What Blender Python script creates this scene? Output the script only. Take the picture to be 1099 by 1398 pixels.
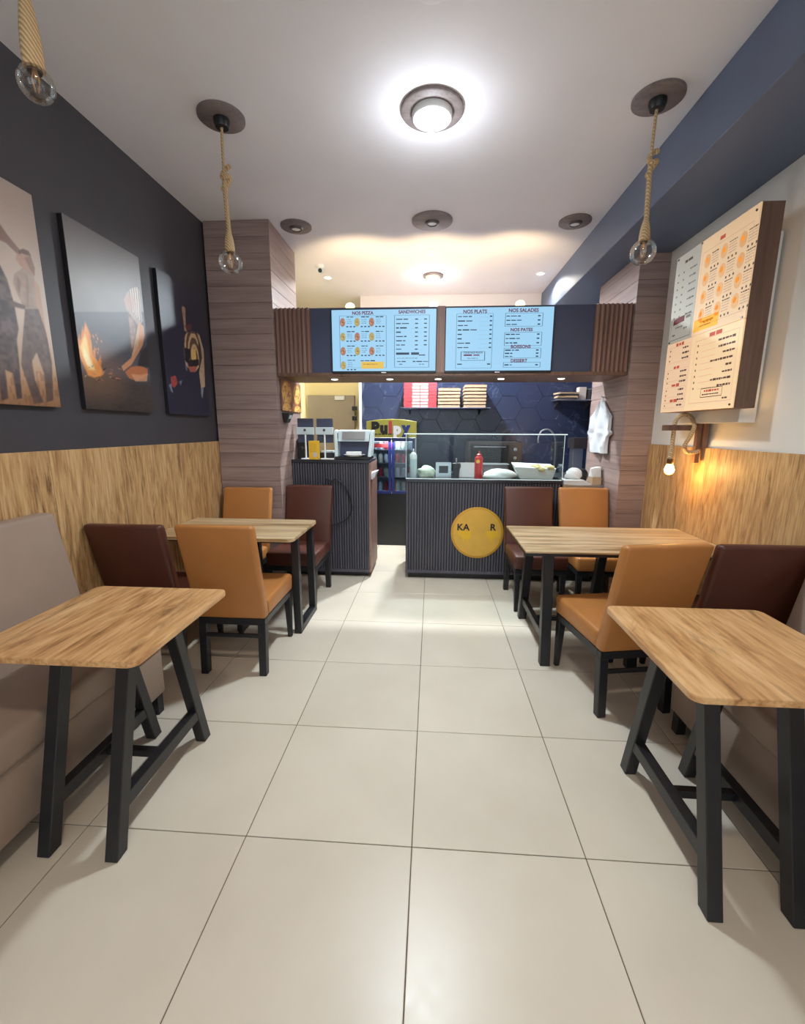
import bpy, bmesh, math, random
import numpy as np
from mathutils import Vector, Matrix

# ------------------------------------------------------------------ reset
for o in list(bpy.data.objects):
    bpy.data.objects.remove(o, do_unlink=True)
SC = bpy.context.scene
COL = SC.collection
random.seed(7)
RNG = np.random.RandomState(5)
PI = math.pi

# ------------------------------------------------------------------ camera
FPX, PITCH, YAW, ROLL = 592.706, 0.189202, 0.0661067, 0.0042478
CAM = np.array([0.0470992, -1.281963, 1.448611])
_fw = np.array([-math.sin(YAW)*math.cos(PITCH), math.cos(YAW)*math.cos(PITCH), -math.sin(PITCH)])
_r0 = np.array([math.cos(YAW), math.sin(YAW), 0.0])
_u0 = np.cross(_r0, _fw)
_ax = math.cos(ROLL)*_r0 + math.sin(ROLL)*_u0
_ay = -math.sin(ROLL)*_r0 + math.cos(ROLL)*_u0
cd = bpy.data.cameras.new('camera')
cam = bpy.data.objects.new('camera', cd)
COL.objects.link(cam)
cam.matrix_world = Matrix(((_ax[0], _ay[0], -_fw[0], CAM[0]), (_ax[1], _ay[1], -_fw[1], CAM[1]),
                           (_ax[2], _ay[2], -_fw[2], CAM[2]), (0, 0, 0, 1)))
cd.sensor_fit = 'HORIZONTAL'
cd.sensor_width = 36.0
cd.lens = FPX / 1099 * 36.0
cd.clip_start = 0.02
SC.camera = cam


def wall_hit(px, py, axis, val):
    """where the ray of a photo pixel meets the plane axis = val"""
    d = _fw + _ax*(px-549.5)/FPX - _ay*(py-699)/FPX
    return CAM + d*(val-CAM[axis])/d[axis]


# ------------------------------------------------------------------ world, exposure
ADDED_DAY = 2.1            # added daylight, let in by the unseen front behind the viewer
w = bpy.data.worlds.new('world')
SC.world = w
w.use_nodes = True
w.node_tree.nodes['Background'].inputs[0].default_value = (0.90, 0.94, 1.0, 1)
w.node_tree.nodes['Background'].inputs[1].default_value = ADDED_DAY
SC.view_settings.view_transform = 'Standard'
SC.view_settings.look = 'None'
SC.view_settings.gamma = 1.0
SC.view_settings.use_curve_mapping = False
SC.view_settings.exposure = 0.0

MAIN_W = 225.0        # white ceiling lamp over the aisle
FRONT_FILL_W = 84.0       # unseen lamp added behind the viewer to light the near floor
KITCHEN_W = 430.0     # white ceiling lamp over the kitchen
SPOT_W = 45.0
WARM_W = 34.0
PUCK_W = 4.0
SCONCE_W = 4.0

# ------------------------------------------------------------------ materials


def lin(c):
    c = [x/255.0 for x in c]
    return tuple(x/12.92 if x <= 0.04045 else ((x+0.055)/1.055)**2.4 for x in c)


def newmat(name):
    m = bpy.data.materials.new(name)
    m.use_nodes = True
    nt = m.node_tree
    return m, nt, nt.nodes['Principled BSDF']


def N(nt, t, **kw):
    n = nt.nodes.new(t)
    for k, v in kw.items():
        setattr(n, k, v)
    return n


def plain(name, c, rough=0.5, metal=0.0, noise=0.0, nscale=8.0, bump=0.0, bscale=200.0, coat=0.0, spec=0.5):
    m, nt, b = newmat(name)
    col = lin(c)
    b.inputs['Base Color'].default_value = (*col, 1)
    b.inputs['Roughness'].default_value = rough
    b.inputs['Metallic'].default_value = metal
    b.inputs['Coat Weight'].default_value = coat
    b.inputs['Specular IOR Level'].default_value = spec
    tc = N(nt, 'ShaderNodeTexCoord')
    if noise > 0:
        nz = N(nt, 'ShaderNodeTexNoise')
        nz.inputs['Scale'].default_value = nscale
        nz.inputs['Detail'].default_value = 5
        nt.links.new(tc.outputs['Object'], nz.inputs['Vector'])
        rp = N(nt, 'ShaderNodeValToRGB')
        rp.color_ramp.elements[0].position = 0.3
        rp.color_ramp.elements[1].position = 0.7
        rp.color_ramp.elements[0].color = (*[x*(1-noise) for x in col], 1)
        rp.color_ramp.elements[1].color = (*[min(1, x*(1+noise)) for x in col], 1)
        nt.links.new(nz.outputs['Fac'], rp.inputs['Fac'])
        nt.links.new(rp.outputs['Color'], b.inputs['Base Color'])
    if bump > 0:
        n2 = N(nt, 'ShaderNodeTexNoise')
        n2.inputs['Scale'].default_value = bscale
        n2.inputs['Detail'].default_value = 3
        nt.links.new(tc.outputs['Object'], n2.inputs['Vector'])
        bp = N(nt, 'ShaderNodeBump')
        bp.inputs['Strength'].default_value = bump
        bp.inputs['Distance'].default_value = 0.002
        nt.links.new(n2.outputs['Fac'], bp.inputs['Height'])
        nt.links.new(bp.outputs['Normal'], b.inputs['Normal'])
    return m


def wood(name, cols, scale=(6, 6, 0.7), rough=0.45, rnd=True, dist=1.6, fine=(60, 60, 3), contrast=(0.25, 0.75), tonevar=0.0, finemix=0.35, streak=0.0):
    """wood grain stretched along the axis with the small scale"""
    m, nt, b = newmat(name)
    tc = N(nt, 'ShaderNodeTexCoord')
    oi = N(nt, 'ShaderNodeObjectInfo')
    add = N(nt, 'ShaderNodeVectorMath', operation='ADD')
    mul = N(nt, 'ShaderNodeVectorMath', operation='SCALE')
    cmb = N(nt, 'ShaderNodeCombineXYZ')
    for i in range(3):
        nt.links.new(oi.outputs['Random'], cmb.inputs[i])
    nt.links.new(cmb.outputs[0], mul.inputs[0])
    mul.inputs['Scale'].default_value = 13.0 if rnd else 0.0
    nt.links.new(tc.outputs['Object'], add.inputs[0])
    nt.links.new(mul.outputs[0], add.inputs[1])
    mp = N(nt, 'ShaderNodeMapping')
    mp.inputs['Scale'].default_value = scale
    nt.links.new(add.outputs[0], mp.inputs['Vector'])
    n1 = N(nt, 'ShaderNodeTexNoise')
    n1.inputs['Scale'].default_value = 1.0
    n1.inputs['Detail'].default_value = 6
    n1.inputs['Roughness'].default_value = 0.62
    n1.inputs['Distortion'].default_value = dist
    nt.links.new(mp.outputs[0], n1.inputs['Vector'])
    mp2 = N(nt, 'ShaderNodeMapping')
    mp2.inputs['Scale'].default_value = fine
    nt.links.new(add.outputs[0], mp2.inputs['Vector'])
    n2 = N(nt, 'ShaderNodeTexNoise')
    n2.inputs['Scale'].default_value = 1.0
    n2.inputs['Detail'].default_value = 4
    nt.links.new(mp2.outputs[0], n2.inputs['Vector'])
    mx = N(nt, 'ShaderNodeMix')
    mx.inputs['Factor'].default_value = finemix
    nt.links.new(n1.outputs['Fac'], mx.inputs['A'])
    nt.links.new(n2.outputs['Fac'], mx.inputs['B'])
    rp = N(nt, 'ShaderNodeValToRGB')
    el = rp.color_ramp.elements
    el[0].position, el[1].position = contrast
    el[0].color = (*lin(cols[0]), 1)
    el[1].color = (*lin(cols[-1]), 1)
    for i, c in enumerate(cols[1:-1]):
        e = el.new(contrast[0] + (contrast[1]-contrast[0])*(i+1)/(len(cols)-1))
        e.color = (*lin(c), 1)
    nt.links.new(mx.outputs['Result'], rp.inputs['Fac'])
    out = rp.outputs['Color']
    if streak > 0:
        mp3 = N(nt, 'ShaderNodeMapping')
        mp3.inputs['Scale'].default_value = [c*0.55 for c in scale]
        mp3.inputs['Location'].default_value = (3.1, 1.7, 5.3)
        nt.links.new(add.outputs[0], mp3.inputs['Vector'])
        n3 = N(nt, 'ShaderNodeTexNoise')
        n3.inputs['Scale'].default_value = 1.0
        n3.inputs['Detail'].default_value = 9
        n3.inputs['Roughness'].default_value = 0.7
        n3.inputs['Distortion'].default_value = 2.5
        nt.links.new(mp3.outputs[0], n3.inputs['Vector'])
        m3 = N(nt, 'ShaderNodeMapRange')
        m3.inputs['From Min'].default_value = 0.54
        m3.inputs['From Max'].default_value = 0.68
        m3.inputs['To Max'].default_value = streak
        nt.links.new(n3.outputs['Fac'], m3.inputs['Value'])
        mxs = N(nt, 'ShaderNodeMix', data_type='RGBA', blend_type='MULTIPLY')
        nt.links.new(m3.outputs['Result'], mxs.inputs['Factor'])
        nt.links.new(out, mxs.inputs[6])
        mxs.inputs[7].default_value = (*lin((128, 104, 82)), 1)
        out = mxs.outputs[2]
    if tonevar > 0:
        hsv = N(nt, 'ShaderNodeHueSaturation')
        mr = N(nt, 'ShaderNodeMapRange')
        mr.inputs['To Min'].default_value = 1-tonevar
        mr.inputs['To Max'].default_value = 1+tonevar
        nt.links.new(oi.outputs['Random'], mr.inputs['Value'])
        nt.links.new(mr.outputs['Result'], hsv.inputs['Value'])
        nt.links.new(out, hsv.inputs['Color'])
        out = hsv.outputs['Color']
    nt.links.new(out, b.inputs['Base Color'])
    b.inputs['Roughness'].default_value = rough
    bp = N(nt, 'ShaderNodeBump')
    bp.inputs['Strength'].default_value = 0.12
    bp.inputs['Distance'].default_value = 0.002
    nt.links.new(n2.outputs['Fac'], bp.inputs['Height'])
    nt.links.new(bp.outputs['Normal'], b.inputs['Normal'])
    return m


def emit(name, c, strength, base=None, rough=0.35):
    m, nt, b = newmat(name)
    b.inputs['Base Color'].default_value = (*lin(base or (235, 235, 235)), 1)
    b.inputs['Emission Color'].default_value = (*lin(c), 1)
    b.inputs['Emission Strength'].default_value = strength
    b.inputs['Roughness'].default_value = rough
    return m


def glass(name, tint=(245, 252, 252), refl=0.06, maxrefl=0.7):
    """thin clear sheet: see-through with a fresnel sheen"""
    m, nt, b = newmat(name)
    nt.nodes.remove(b)
    out = nt.nodes['Material Output']
    tr = N(nt, 'ShaderNodeBsdfTransparent')
    tr.inputs[0].default_value = (*lin(tint), 1)
    gl = N(nt, 'ShaderNodeBsdfGlossy')
    gl.inputs['Roughness'].default_value = 0.02
    fr = N(nt, 'ShaderNodeFresnel')
    fr.inputs['IOR'].default_value = 1.45
    mr = N(nt, 'ShaderNodeMapRange')
    mr.inputs['From Min'].default_value = 0.03
    mr.inputs['To Min'].default_value = refl
    mr.inputs['To Max'].default_value = maxrefl
    nt.links.new(fr.outputs[0], mr.inputs['Value'])
    mx = N(nt, 'ShaderNodeMixShader')
    nt.links.new(mr.outputs['Result'], mx.inputs[0])
    nt.links.new(tr.outputs[0], mx.inputs[1])
    nt.links.new(gl.outputs[0], mx.inputs[2])
    nt.links.new(mx.outputs[0], out.inputs[0])
    return m


def tilemat():
    m, nt, b = newmat('porcelain floor tile')
    tc = N(nt, 'ShaderNodeTexCoord')
    oi = N(nt, 'ShaderNodeObjectInfo')
    ge = N(nt, 'ShaderNodeNewGeometry')
    nz = N(nt, 'ShaderNodeTexNoise')
    nz.inputs['Scale'].default_value = 2.2
    nz.inputs['Detail'].default_value = 4
    nt.links.new(ge.outputs['Position'], nz.inputs['Vector'])
    rp = N(nt, 'ShaderNodeValToRGB')
    rp.color_ramp.elements[0].position = 0.3
    rp.color_ramp.elements[1].position = 0.72
    rp.color_ramp.elements[0].color = (*lin((213, 201, 183)), 1)
    rp.color_ramp.elements[1].color = (*lin((224, 213, 196)), 1)
    nt.links.new(nz.outputs['Fac'], rp.inputs['Fac'])
    hsv = N(nt, 'ShaderNodeHueSaturation')
    mr = N(nt, 'ShaderNodeMapRange')
    mr.inputs['To Min'].default_value = 0.97
    mr.inputs['To Max'].default_value = 1.03
    nt.links.new(oi.outputs['Random'], mr.inputs['Value'])
    nt.links.new(mr.outputs['Result'], hsv.inputs['Value'])
    nt.links.new(rp.outputs['Color'], hsv.inputs['Color'])
    nt.links.new(hsv.outputs['Color'], b.inputs['Base Color'])
    n2 = N(nt, 'ShaderNodeTexNoise')
    n2.inputs['Scale'].default_value = 30
    n2.inputs['Detail'].default_value = 3
    nt.links.new(ge.outputs['Position'], n2.inputs['Vector'])
    m2 = N(nt, 'ShaderNodeMapRange')
    m2.inputs['To Min'].default_value = 0.26
    m2.inputs['To Max'].default_value = 0.40
    nt.links.new(n2.outputs['Fac'], m2.inputs['Value'])
    nt.links.new(m2.outputs['Result'], b.inputs['Roughness'])
    return m


def marblemat():
    m, nt, b = newmat('navy marble hexagon')
    oi = N(nt, 'ShaderNodeObjectInfo')
    ge = N(nt, 'ShaderNodeNewGeometry')
    nz = N(nt, 'ShaderNodeTexNoise')
    nz.inputs['Scale'].default_value = 2.0
    nz.inputs['Detail'].default_value = 8
    nz.inputs['Distortion'].default_value = 1.5
    add = N(nt, 'ShaderNodeVectorMath', operation='ADD')
    cmb = N(nt, 'ShaderNodeCombineXYZ')
    mm = N(nt, 'ShaderNodeMath', operation='MULTIPLY')
    mm.inputs[1].default_value = 9.0
    nt.links.new(oi.outputs['Random'], mm.inputs[0])
    nt.links.new(mm.outputs[0], cmb.inputs[0])
    nt.links.new(mm.outputs[0], cmb.inputs[2])
    nt.links.new(ge.outputs['Position'], add.inputs[0])
    nt.links.new(cmb.outputs[0], add.inputs[1])
    nt.links.new(add.outputs[0], nz.inputs['Vector'])
    rp = N(nt, 'ShaderNodeValToRGB')
    el = rp.color_ramp.elements
    el[0].position, el[1].position = 0.0, 1.0
    base, vein = lin((46, 53, 78)), lin((86, 94, 118))
    el[0].color = el[1].color = (*base, 1)
    for p, c in ((0.489, base), (0.495, vein), (0.501, base)):
        e = el.new(p)
        e.color = (*c, 1)
    nt.links.new(nz.outputs['Fac'], rp.inputs['Fac'])
    nt.links.new(rp.outputs['Color'], b.inputs['Base Color'])
    b.inputs['Roughness'].default_value = 0.22
    return m


def painted(name, rough=0.40):
    """colour comes from the print's own colour attribute"""
    m, nt, b = newmat(name)
    at = N(nt, 'ShaderNodeAttribute')
    at.attribute_name = 'print'
    nt.links.new(at.outputs['Color'], b.inputs['Base Color'])
    b.inputs['Roughness'].default_value = rough
    return m


def ropemat():
    m, nt, b = newmat('jute rope')
    tc = N(nt, 'ShaderNodeTexCoord')
    wv = N(nt, 'ShaderNodeTexWave')
    wv.bands_direction = 'DIAGONAL'
    wv.inputs['Scale'].default_value = 38
    wv.inputs['Distortion'].default_value = 2
    nt.links.new(tc.outputs['Object'], wv.inputs['Vector'])
    rp = N(nt, 'ShaderNodeValToRGB')
    rp.color_ramp.elements[0].color = (*lin((160, 130, 94)), 1)
    rp.color_ramp.elements[1].color = (*lin((210, 182, 142)), 1)
    nt.links.new(wv.outputs['Fac'], rp.inputs['Fac'])
    nt.links.new(rp.outputs['Color'], b.inputs['Base Color'])
    b.inputs['Roughness'].default_value = 0.9
    bp = N(nt, 'ShaderNodeBump')
    bp.inputs['Strength'].default_value = 0.6
    bp.inputs['Distance'].default_value = 0.003
    nt.links.new(wv.outputs['Fac'], bp.inputs['Height'])
    nt.links.new(bp.outputs['Normal'], b.inputs['Normal'])
    return m


M = {}
M['tile'] = tilemat()
M['grout'] = plain('dark grout', (112, 98, 84), 0.9)
M['ceiling'] = plain('ceiling paint', (229, 226, 230), 0.85, noise=0.02, nscale=3)
M['charcoal'] = plain('charcoal paint', (66, 64, 71), 0.55, noise=0.05, nscale=4, bump=0.1, bscale=150)
M['beam'] = plain('slate blue paint', (92, 103, 128), 0.5, noise=0.04, nscale=3)
M['white_wall'] = plain('warm white paint', (226, 224, 220), 0.8, noise=0.02, nscale=3)
M['cream_wall'] = plain('cream paint', (250, 234, 180), 0.8)
M['oak'] = wood('oak wall panel', [(112, 78, 48), (174, 132, 86), (206, 168, 118), (220, 188, 142)], (13, 13, 1.7), 0.5, dist=2.2, fine=(90, 90, 7), contrast=(0.29, 0.68), finemix=0.42, streak=0.9)
M['oak_y'] = wood('oak table top long grain', [(110, 74, 44), (186, 136, 86), (216, 170, 118), (228, 188, 138)], (7, 1.3, 7), 0.38, dist=2.0, fine=(80, 7, 80), contrast=(0.30, 0.66), finemix=0.38, streak=0.9)
M['oak_x'] = wood('oak table top cross grain', [(120, 92, 60), (184, 152, 110), (214, 188, 148), (226, 202, 164)], (0.9, 13, 13), 0.3, dist=0.8, fine=(4, 90, 90), contrast=(0.34, 0.66), streak=0.5)
M['oak_edge'] = plain('oak edge band', (206, 164, 108), 0.5, noise=0.08, nscale=30)
M['plank'] = wood('brown cladding plank', [(116, 97, 93), (150, 128, 123), (170, 148, 140)], (0.8, 0.8, 12), 0.5, dist=0.5, fine=(3, 3, 90), contrast=(0.3, 0.7), tonevar=0.07)
M['flute'] = wood('fluted brown wood', [(112, 84, 76), (138, 106, 96), (152, 120, 108)], (14, 14, 0.9), 0.5, dist=0.5, fine=(90, 90, 4), contrast=(0.3, 0.7), tonevar=0.05)
M['walnut'] = wood('walnut board', [(74, 52, 42), (106, 78, 64), (126, 94, 78)], (9, 9, 1.2), 0.5, dist=1.0, contrast=(0.3, 0.7))
M['walnut_disc'] = wood('walnut ceiling rose', [(92, 80, 80), (118, 106, 104), (132, 120, 118)], (2, 14, 14), 0.55, dist=0.8, contrast=(0.3, 0.7))  # wood colour lightened and greyed to carry lens glare
M['dark_slat'] = wood('dark grey slat', [(62, 59, 68), (82, 79, 90), (98, 94, 106)], (20, 20, 1), 0.45, dist=0.4, contrast=(0.3, 0.7))
M['dark_panel'] = plain('slate panel', (64, 71, 96), 0.5, noise=0.04)
M['black'] = plain('black lacquered wood', (30, 30, 34), 0.4, noise=0.12, nscale=40, bump=0.15, bscale=90)
M['black_plastic'] = plain('black plastic', (26, 27, 31), 0.4)
M['dark_top'] = plain('dark worktop', (40, 42, 50), 0.25)
M['tan'] = plain('tan leather', (180, 119, 63), 0.42, noise=0.06, nscale=5, bump=0.12, bscale=260)
M['brown'] = plain('dark brown leather', (82, 42, 31), 0.42, noise=0.08, nscale=5, bump=0.12, bscale=260)
M['taupe'] = plain('taupe leather', (160, 140, 126), 0.5, noise=0.04, nscale=5, bump=0.1, bscale=260)
M['steel'] = plain('brushed steel', (188, 190, 194), 0.3, 0.9)
M['steel_dark'] = plain('dark steel', (92, 84, 84), 0.3, 0.7)
M['white_plastic'] = plain('white plastic', (236, 238, 240), 0.35)
M['silver_plastic'] = plain('silver plastic', (196, 212, 218), 0.3)
M['paper'] = plain('white paper', (226, 226, 226), 0.8)
M['cloth'] = plain('white cotton', (206, 210, 218), 0.95, bump=0.3, bscale=60)
M['card'] = plain('brown cardboard', (186, 158, 128), 0.8, noise=0.05, nscale=12)
M['card_red'] = plain('red printed cardboard', (188, 66, 74), 0.6)
M['card_white'] = plain('pale printed cardboard', (206, 190, 182), 0.6)
M['door_grey'] = plain('taupe door leaf', (158, 145, 130), 0.5, noise=0.03)
M['navy'] = plain('blue fridge frame', (28, 44, 116), 0.35)
M['yellow'] = plain('yellow card', (232, 184, 40), 0.5)
M['olive'] = plain('yellow olive sign', (168, 160, 66), 0.45)
M['gold'] = plain('gold sticker rim', (204, 152, 44), 0.4)
M['sticker'] = plain('amber sticker', (222, 172, 70), 0.45, noise=0.06, nscale=9)
M['ink'] = plain('black ink', (22, 22, 26), 0.6)
M['red_plastic'] = plain('red bottle', (206, 34, 40), 0.3)
M['cream_food'] = plain('fried bread', (226, 204, 150), 0.8, noise=0.2, nscale=20)
M['green_food'] = plain('pale lettuce', (206, 216, 196), 0.7, noise=0.15, nscale=30)
M['brass'] = plain('antique brass', (108, 84, 54), 0.4, 0.8)
M['hex'] = marblemat()
M['hexgrout'] = plain('pale tile joint', (84, 90, 110), 0.8)
M['rope'] = ropemat()
M['glass'] = glass('clear glass', (248, 253, 253), 0.012, 0.5)
M['bulb_glass'] = glass('bulb glass', (252, 251, 248), 0.08, 0.55)
M['fridge_glass'] = glass('fridge glass', (225, 232, 240), 0.03, 0.6)
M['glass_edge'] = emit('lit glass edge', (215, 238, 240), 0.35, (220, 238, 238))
M['filament'] = plain('copper filament', (206, 156, 104), 0.35, 0.5)
M['lamp'] = emit('white lamp face', (255, 250, 240), 14.0)
M['spot_lamp'] = emit('small spot face', (255, 246, 228), 9.0)
M['warm_lamp'] = emit('warm lamp face', (255, 224, 150), 9.0)
M['puck'] = emit('puck lens', (255, 250, 240), 3.0)
M['glow'] = emit('glowing warm bulb', (255, 176, 70), 14.0)
M['led'] = emit('warm led strip', (255, 196, 110), 5.0)
M['screen'] = emit('lit screen', (158, 208, 240), 1.02, (20, 20, 24))
M['print'] = painted('canvas print')
M['photo_print'] = painted('poster print', 0.5)

# ------------------------------------------------------------------ mesh builder


class MB:
    def __init__(s):
        s.v, s.f, s.m = [], [], []

    def add(s, vs, fs, mi=0):
        k = len(s.v)
        s.v += [tuple(x) for x in vs]
        s.f += [tuple(i+k for i in f) for f in fs]
        s.m += [mi]*len(fs)
        return s

    def box(s, x0, x1, y0, y1, z0, z1, mi=0):
        return s.hexa([(x0, y0, z0), (x1, y0, z0), (x1, y1, z0), (x0, y1, z0), (x0, y0, z1), (x1, y0, z1), (x1, y1, z1), (x0, y1, z1)], mi)

    def hexa(s, v, mi=0):
        return s.add(v, [(3, 2, 1, 0), (4, 5, 6, 7), (0, 1, 5, 4), (1, 2, 6, 5), (2, 3, 7, 6), (3, 0, 4, 7)], mi)

    def bar(s, p, q, a, b=None, mi=0, up=(0, 0, 1)):
        """square bar from p to q, a wide and b deep; level cuts when it is near upright"""
        b = b or a
        p, q = Vector(p), Vector(q)
        d = (q-p).normalized()
        if abs(d.z) > 0.7:
            X, Y = Vector((1, 0, 0)), Vector((0, 1, 0))
        else:
            X = d.cross(Vector(up)).normalized()
            Y = X.cross(d).normalized()
        v = []
        for c in (p, q):
            for sx, sy in ((-1, -1), (1, -1), (1, 1), (-1, 1)):
                v.append(c + X*sx*a/2 + Y*sy*b/2)
        return s.hexa(v, mi)

    def cyl(s, p, q, r0, r1=None, n=20, mi=0, caps=True):
        r1 = r0 if r1 is None else r1
        p, q = Vector(p), Vector(q)
        d = (q-p).normalized()
        X = d.orthogonal().normalized()
        Y = d.cross(X)
        v = []
        for c, r in ((p, r0), (q, r1)):
            for i in range(n):
                a = 2*PI*i/n
                v.append(c + X*math.cos(a)*r + Y*math.sin(a)*r)
        f = [(i, (i+1) % n, n+(i+1) % n, n+i) for i in range(n)]
        if caps:
            f += [tuple(range(n-1, -1, -1)), tuple(range(n, 2*n))]
        return s.add(v, f, mi)

    def lathe(s, prof, c=(0, 0, 0), n=28, mi=0):
        """profile of (r, z) turned about z"""
        v = []
        for r, z in prof:
            for i in range(n):
                a = 2*PI*i/n
                v.append((c[0]+r*math.cos(a), c[1]+r*math.sin(a), c[2]+z))
        f = []
        for j in range(len(prof)-1):
            for i in range(n):
                a, b = j*n+i, j*n+(i+1) % n
                f.append((a, b, b+n, a+n))
        return s.add(v, f, mi)

    def tube(s, pts, r, n=8, mi=0):
        pts = [Vector(p) for p in pts]
        rs = r if isinstance(r, (list, tuple)) else [r]*len(pts)
        v, prev = [], None
        for i, p in enumerate(pts):
            d = (pts[min(i+1, len(pts)-1)]-pts[max(i-1, 0)]).normalized()
            X = d.orthogonal().normalized() if prev is None else (prev - d*prev.dot(d)).normalized()
            prev = X
            Y = d.cross(X)
            for k in range(n):
                a = 2*PI*k/n
                v.append(p + X*math.cos(a)*rs[i] + Y*math.sin(a)*rs[i])
        f = []
        for j in range(len(pts)-1):
            for k in range(n):
                a, b = j*n+k, j*n+(k+1) % n
                f.append((a, b, b+n, a+n))
        f += [tuple(range(n-1, -1, -1)), tuple(range((len(pts)-1)*n, len(pts)*n))]
        return s.add(v, f, mi)

    def prism(s, poly, o, U, V, W, mi=0):
        """2-D outline in the frame o, U, V pushed along W"""
        o, U, V, W = Vector(o), Vector(U), Vector(V), Vector(W)
        n = len(poly)
        a = [o+U*x+V*y for x, y in poly]
        v = a + [p+W for p in a]
        f = [tuple(range(n-1, -1, -1)), tuple(range(n, 2*n))] + [(i, (i+1) % n, n+(i+1) % n, n+i) for i in range(n)]
        return s.add(v, f, mi)

    def build(s, name, mats, parent=None, bevel=0.0, seg=2, smooth=False, loc=None, rot=None):
        me = bpy.data.meshes.new(name)
        me.from_pydata(s.v, [], s.f)
        mats = mats if isinstance(mats, (list, tuple)) else [mats]
        for m in mats:
            me.materials.append(M[m] if isinstance(m, str) else m)
        me.polygons.foreach_set('material_index', s.m)
        bm = bmesh.new()
        bm.from_mesh(me)
        bmesh.ops.recalc_face_normals(bm, faces=bm.faces)
        if bevel > 0:
            es = [e for e in bm.edges if len(e.link_faces) == 2 and e.calc_face_angle(0) > 0.5]
            bmesh.ops.bevel(bm, geom=es, offset=bevel, segments=seg, profile=0.5, affect='EDGES', clamp_overlap=True)
        bm.to_mesh(me)
        bm.free()
        if smooth:
            me.shade_smooth()
            me.set_sharp_from_angle(angle=math.radians(smooth if smooth > 1 else 40))
        o = bpy.data.objects.new(name, me)
        COL.objects.link(o)
        o.parent = parent
        if loc is not None:
            o.location = loc
        if rot is not None:
            o.rotation_euler = rot
        return o


def tag(o, label=None, cat=None, group=None, kind=None):
    for k, v in (('label', label), ('category', cat), ('group', group), ('kind', kind)):
        if v:
            o[k] = v
    return o


def thing(name, label, cat, loc=(0, 0, 0), rotz=0.0, group=None):
    o = bpy.data.objects.new(name, None)
    o.empty_display_size = 0.1
    COL.objects.link(o)
    o.location = loc
    o.rotation_euler = (0, 0, rotz)
    return tag(o, label, cat, group)


def copy_mesh(o, parent, loc=None, rot=None):
    c = o.copy()
    COL.objects.link(c)
    c.parent = parent
    if loc is not None:
        c.location = loc
    if rot is not None:
        c.rotation_euler = rot
    return c


def copy_tree(o, parent=None):
    c = o.copy()
    COL.objects.link(c)
    c.parent = parent
    for ch in list(o.children):
        copy_tree(ch, c)
    return c


def struct(o):
    o['kind'] = 'structure'
    return o


def lamp(kind, name, loc, energy, color=(1, 1, 1), size=0.1, parent=None, spot=None, blend=0.5, rot=(0, 0, 0)):
    d = bpy.data.lights.new(name, kind)
    d.energy = energy
    d.color = color
    if kind == 'AREA':
        d.shape = 'DISK'
        d.size = size
    else:
        d.shadow_soft_size = size
    if spot:
        d.spot_size = spot
        d.spot_blend = blend
    o = bpy.data.objects.new(name, d)
    COL.objects.link(o)
    o.location = loc
    o.rotation_euler = rot
    o.parent = parent
    return o


def text_mesh(mb, txt, o, U, V, h, mi=0, align='CENTER', bold=0.0, shear=0.0):
    """lettering as flat outlines in the frame o, U, V; h = letter height"""
    cu = bpy.data.curves.new('t', 'FONT')
    cu.body = txt
    cu.align_x = align
    cu.align_y = 'CENTER'
    cu.size = h/0.69
    cu.resolution_u = 3
    cu.offset = bold
    cu.shear = shear
    ob = bpy.data.objects.new('t', cu)
    COL.objects.link(ob)
    dg = bpy.context.evaluated_depsgraph_get()
    me = bpy.data.meshes.new_from_object(ob.evaluated_get(dg))
    o, U, V = Vector(o), Vector(U), Vector(V)
    mb.add([o+U*v.co.x+V*v.co.y for v in me.vertices], [tuple(p.vertices) for p in me.polygons], mi)
    bpy.data.objects.remove(ob)
    bpy.data.curves.remove(cu)
    bpy.data.meshes.remove(me)


# ------------------------------------------------------------------ room shell
XL, XR, ZC = -1.83, 1.84, 3.09
YB, YF = 4.55, -3.3           # kitchen back wall, unseen front wall behind the viewer
YP = 2.48                     # front of the clad pillars
XK = 2.05                     # kitchen right wall
TILE = 0.6

floor = struct(MB().box(-1.95, 2.2, YF-0.1, 5.45, -0.10, -0.003).build('floor', 'grout'))
J = 0.0018
protos = {}
for i in range(-4, 4):
    for j in range(-6, 9):
        x0, x1 = max(i*TILE+J, XL+0.001), min((i+1)*TILE-J, XK-0.001)
        y0, y1 = j*TILE+J, min((j+1)*TILE-J, 5.3)
        if x1-x0 < 0.03 or y1-y0 < 0.03:
            continue
        key = (round(x1-x0, 3), round(y1-y0, 3))
        if key not in protos:
            a, b = (x1-x0)/2, (y1-y0)/2
            protos[key] = MB().box(-a, a, -b, b, -0.006, 0.0).build('tile', 'tile', floor, bevel=0.0012, seg=1, loc=((x0+x1)/2, (y0+y1)/2, 0))
        else:
            copy_mesh(protos[key], floor, ((x0+x1)/2, (y0+y1)/2, 0))

struct(MB().box(-1.95, 2.2, YF-0.1, 5.45, ZC, ZC+0.1).build('ceiling', 'ceiling'))
wl = struct(MB().box(-1.95, XL-0.016, YF-0.1, 3.1, 0, ZC).build('wall_left', 'charcoal'))
struct(MB().box(-1.95, XL-0.016, 3.1, 5.45, 0, ZC).build('wall_kitchen_left', 'cream_wall'))
wr = struct(MB().box(XR+0.016, 2.2, YF-0.1, 3.0, 0, ZC).build('wall_right', 'white_wall'))
struct(MB().box(XK, 2.2, 3.0, 5.45, 0, ZC).build('wall_kitchen_right', 'dark_panel'))
struct(MB().box(-1.95, 2.2, 5.3, 5.45, 0, ZC).build('wall_passage', 'cream_wall'))
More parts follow.
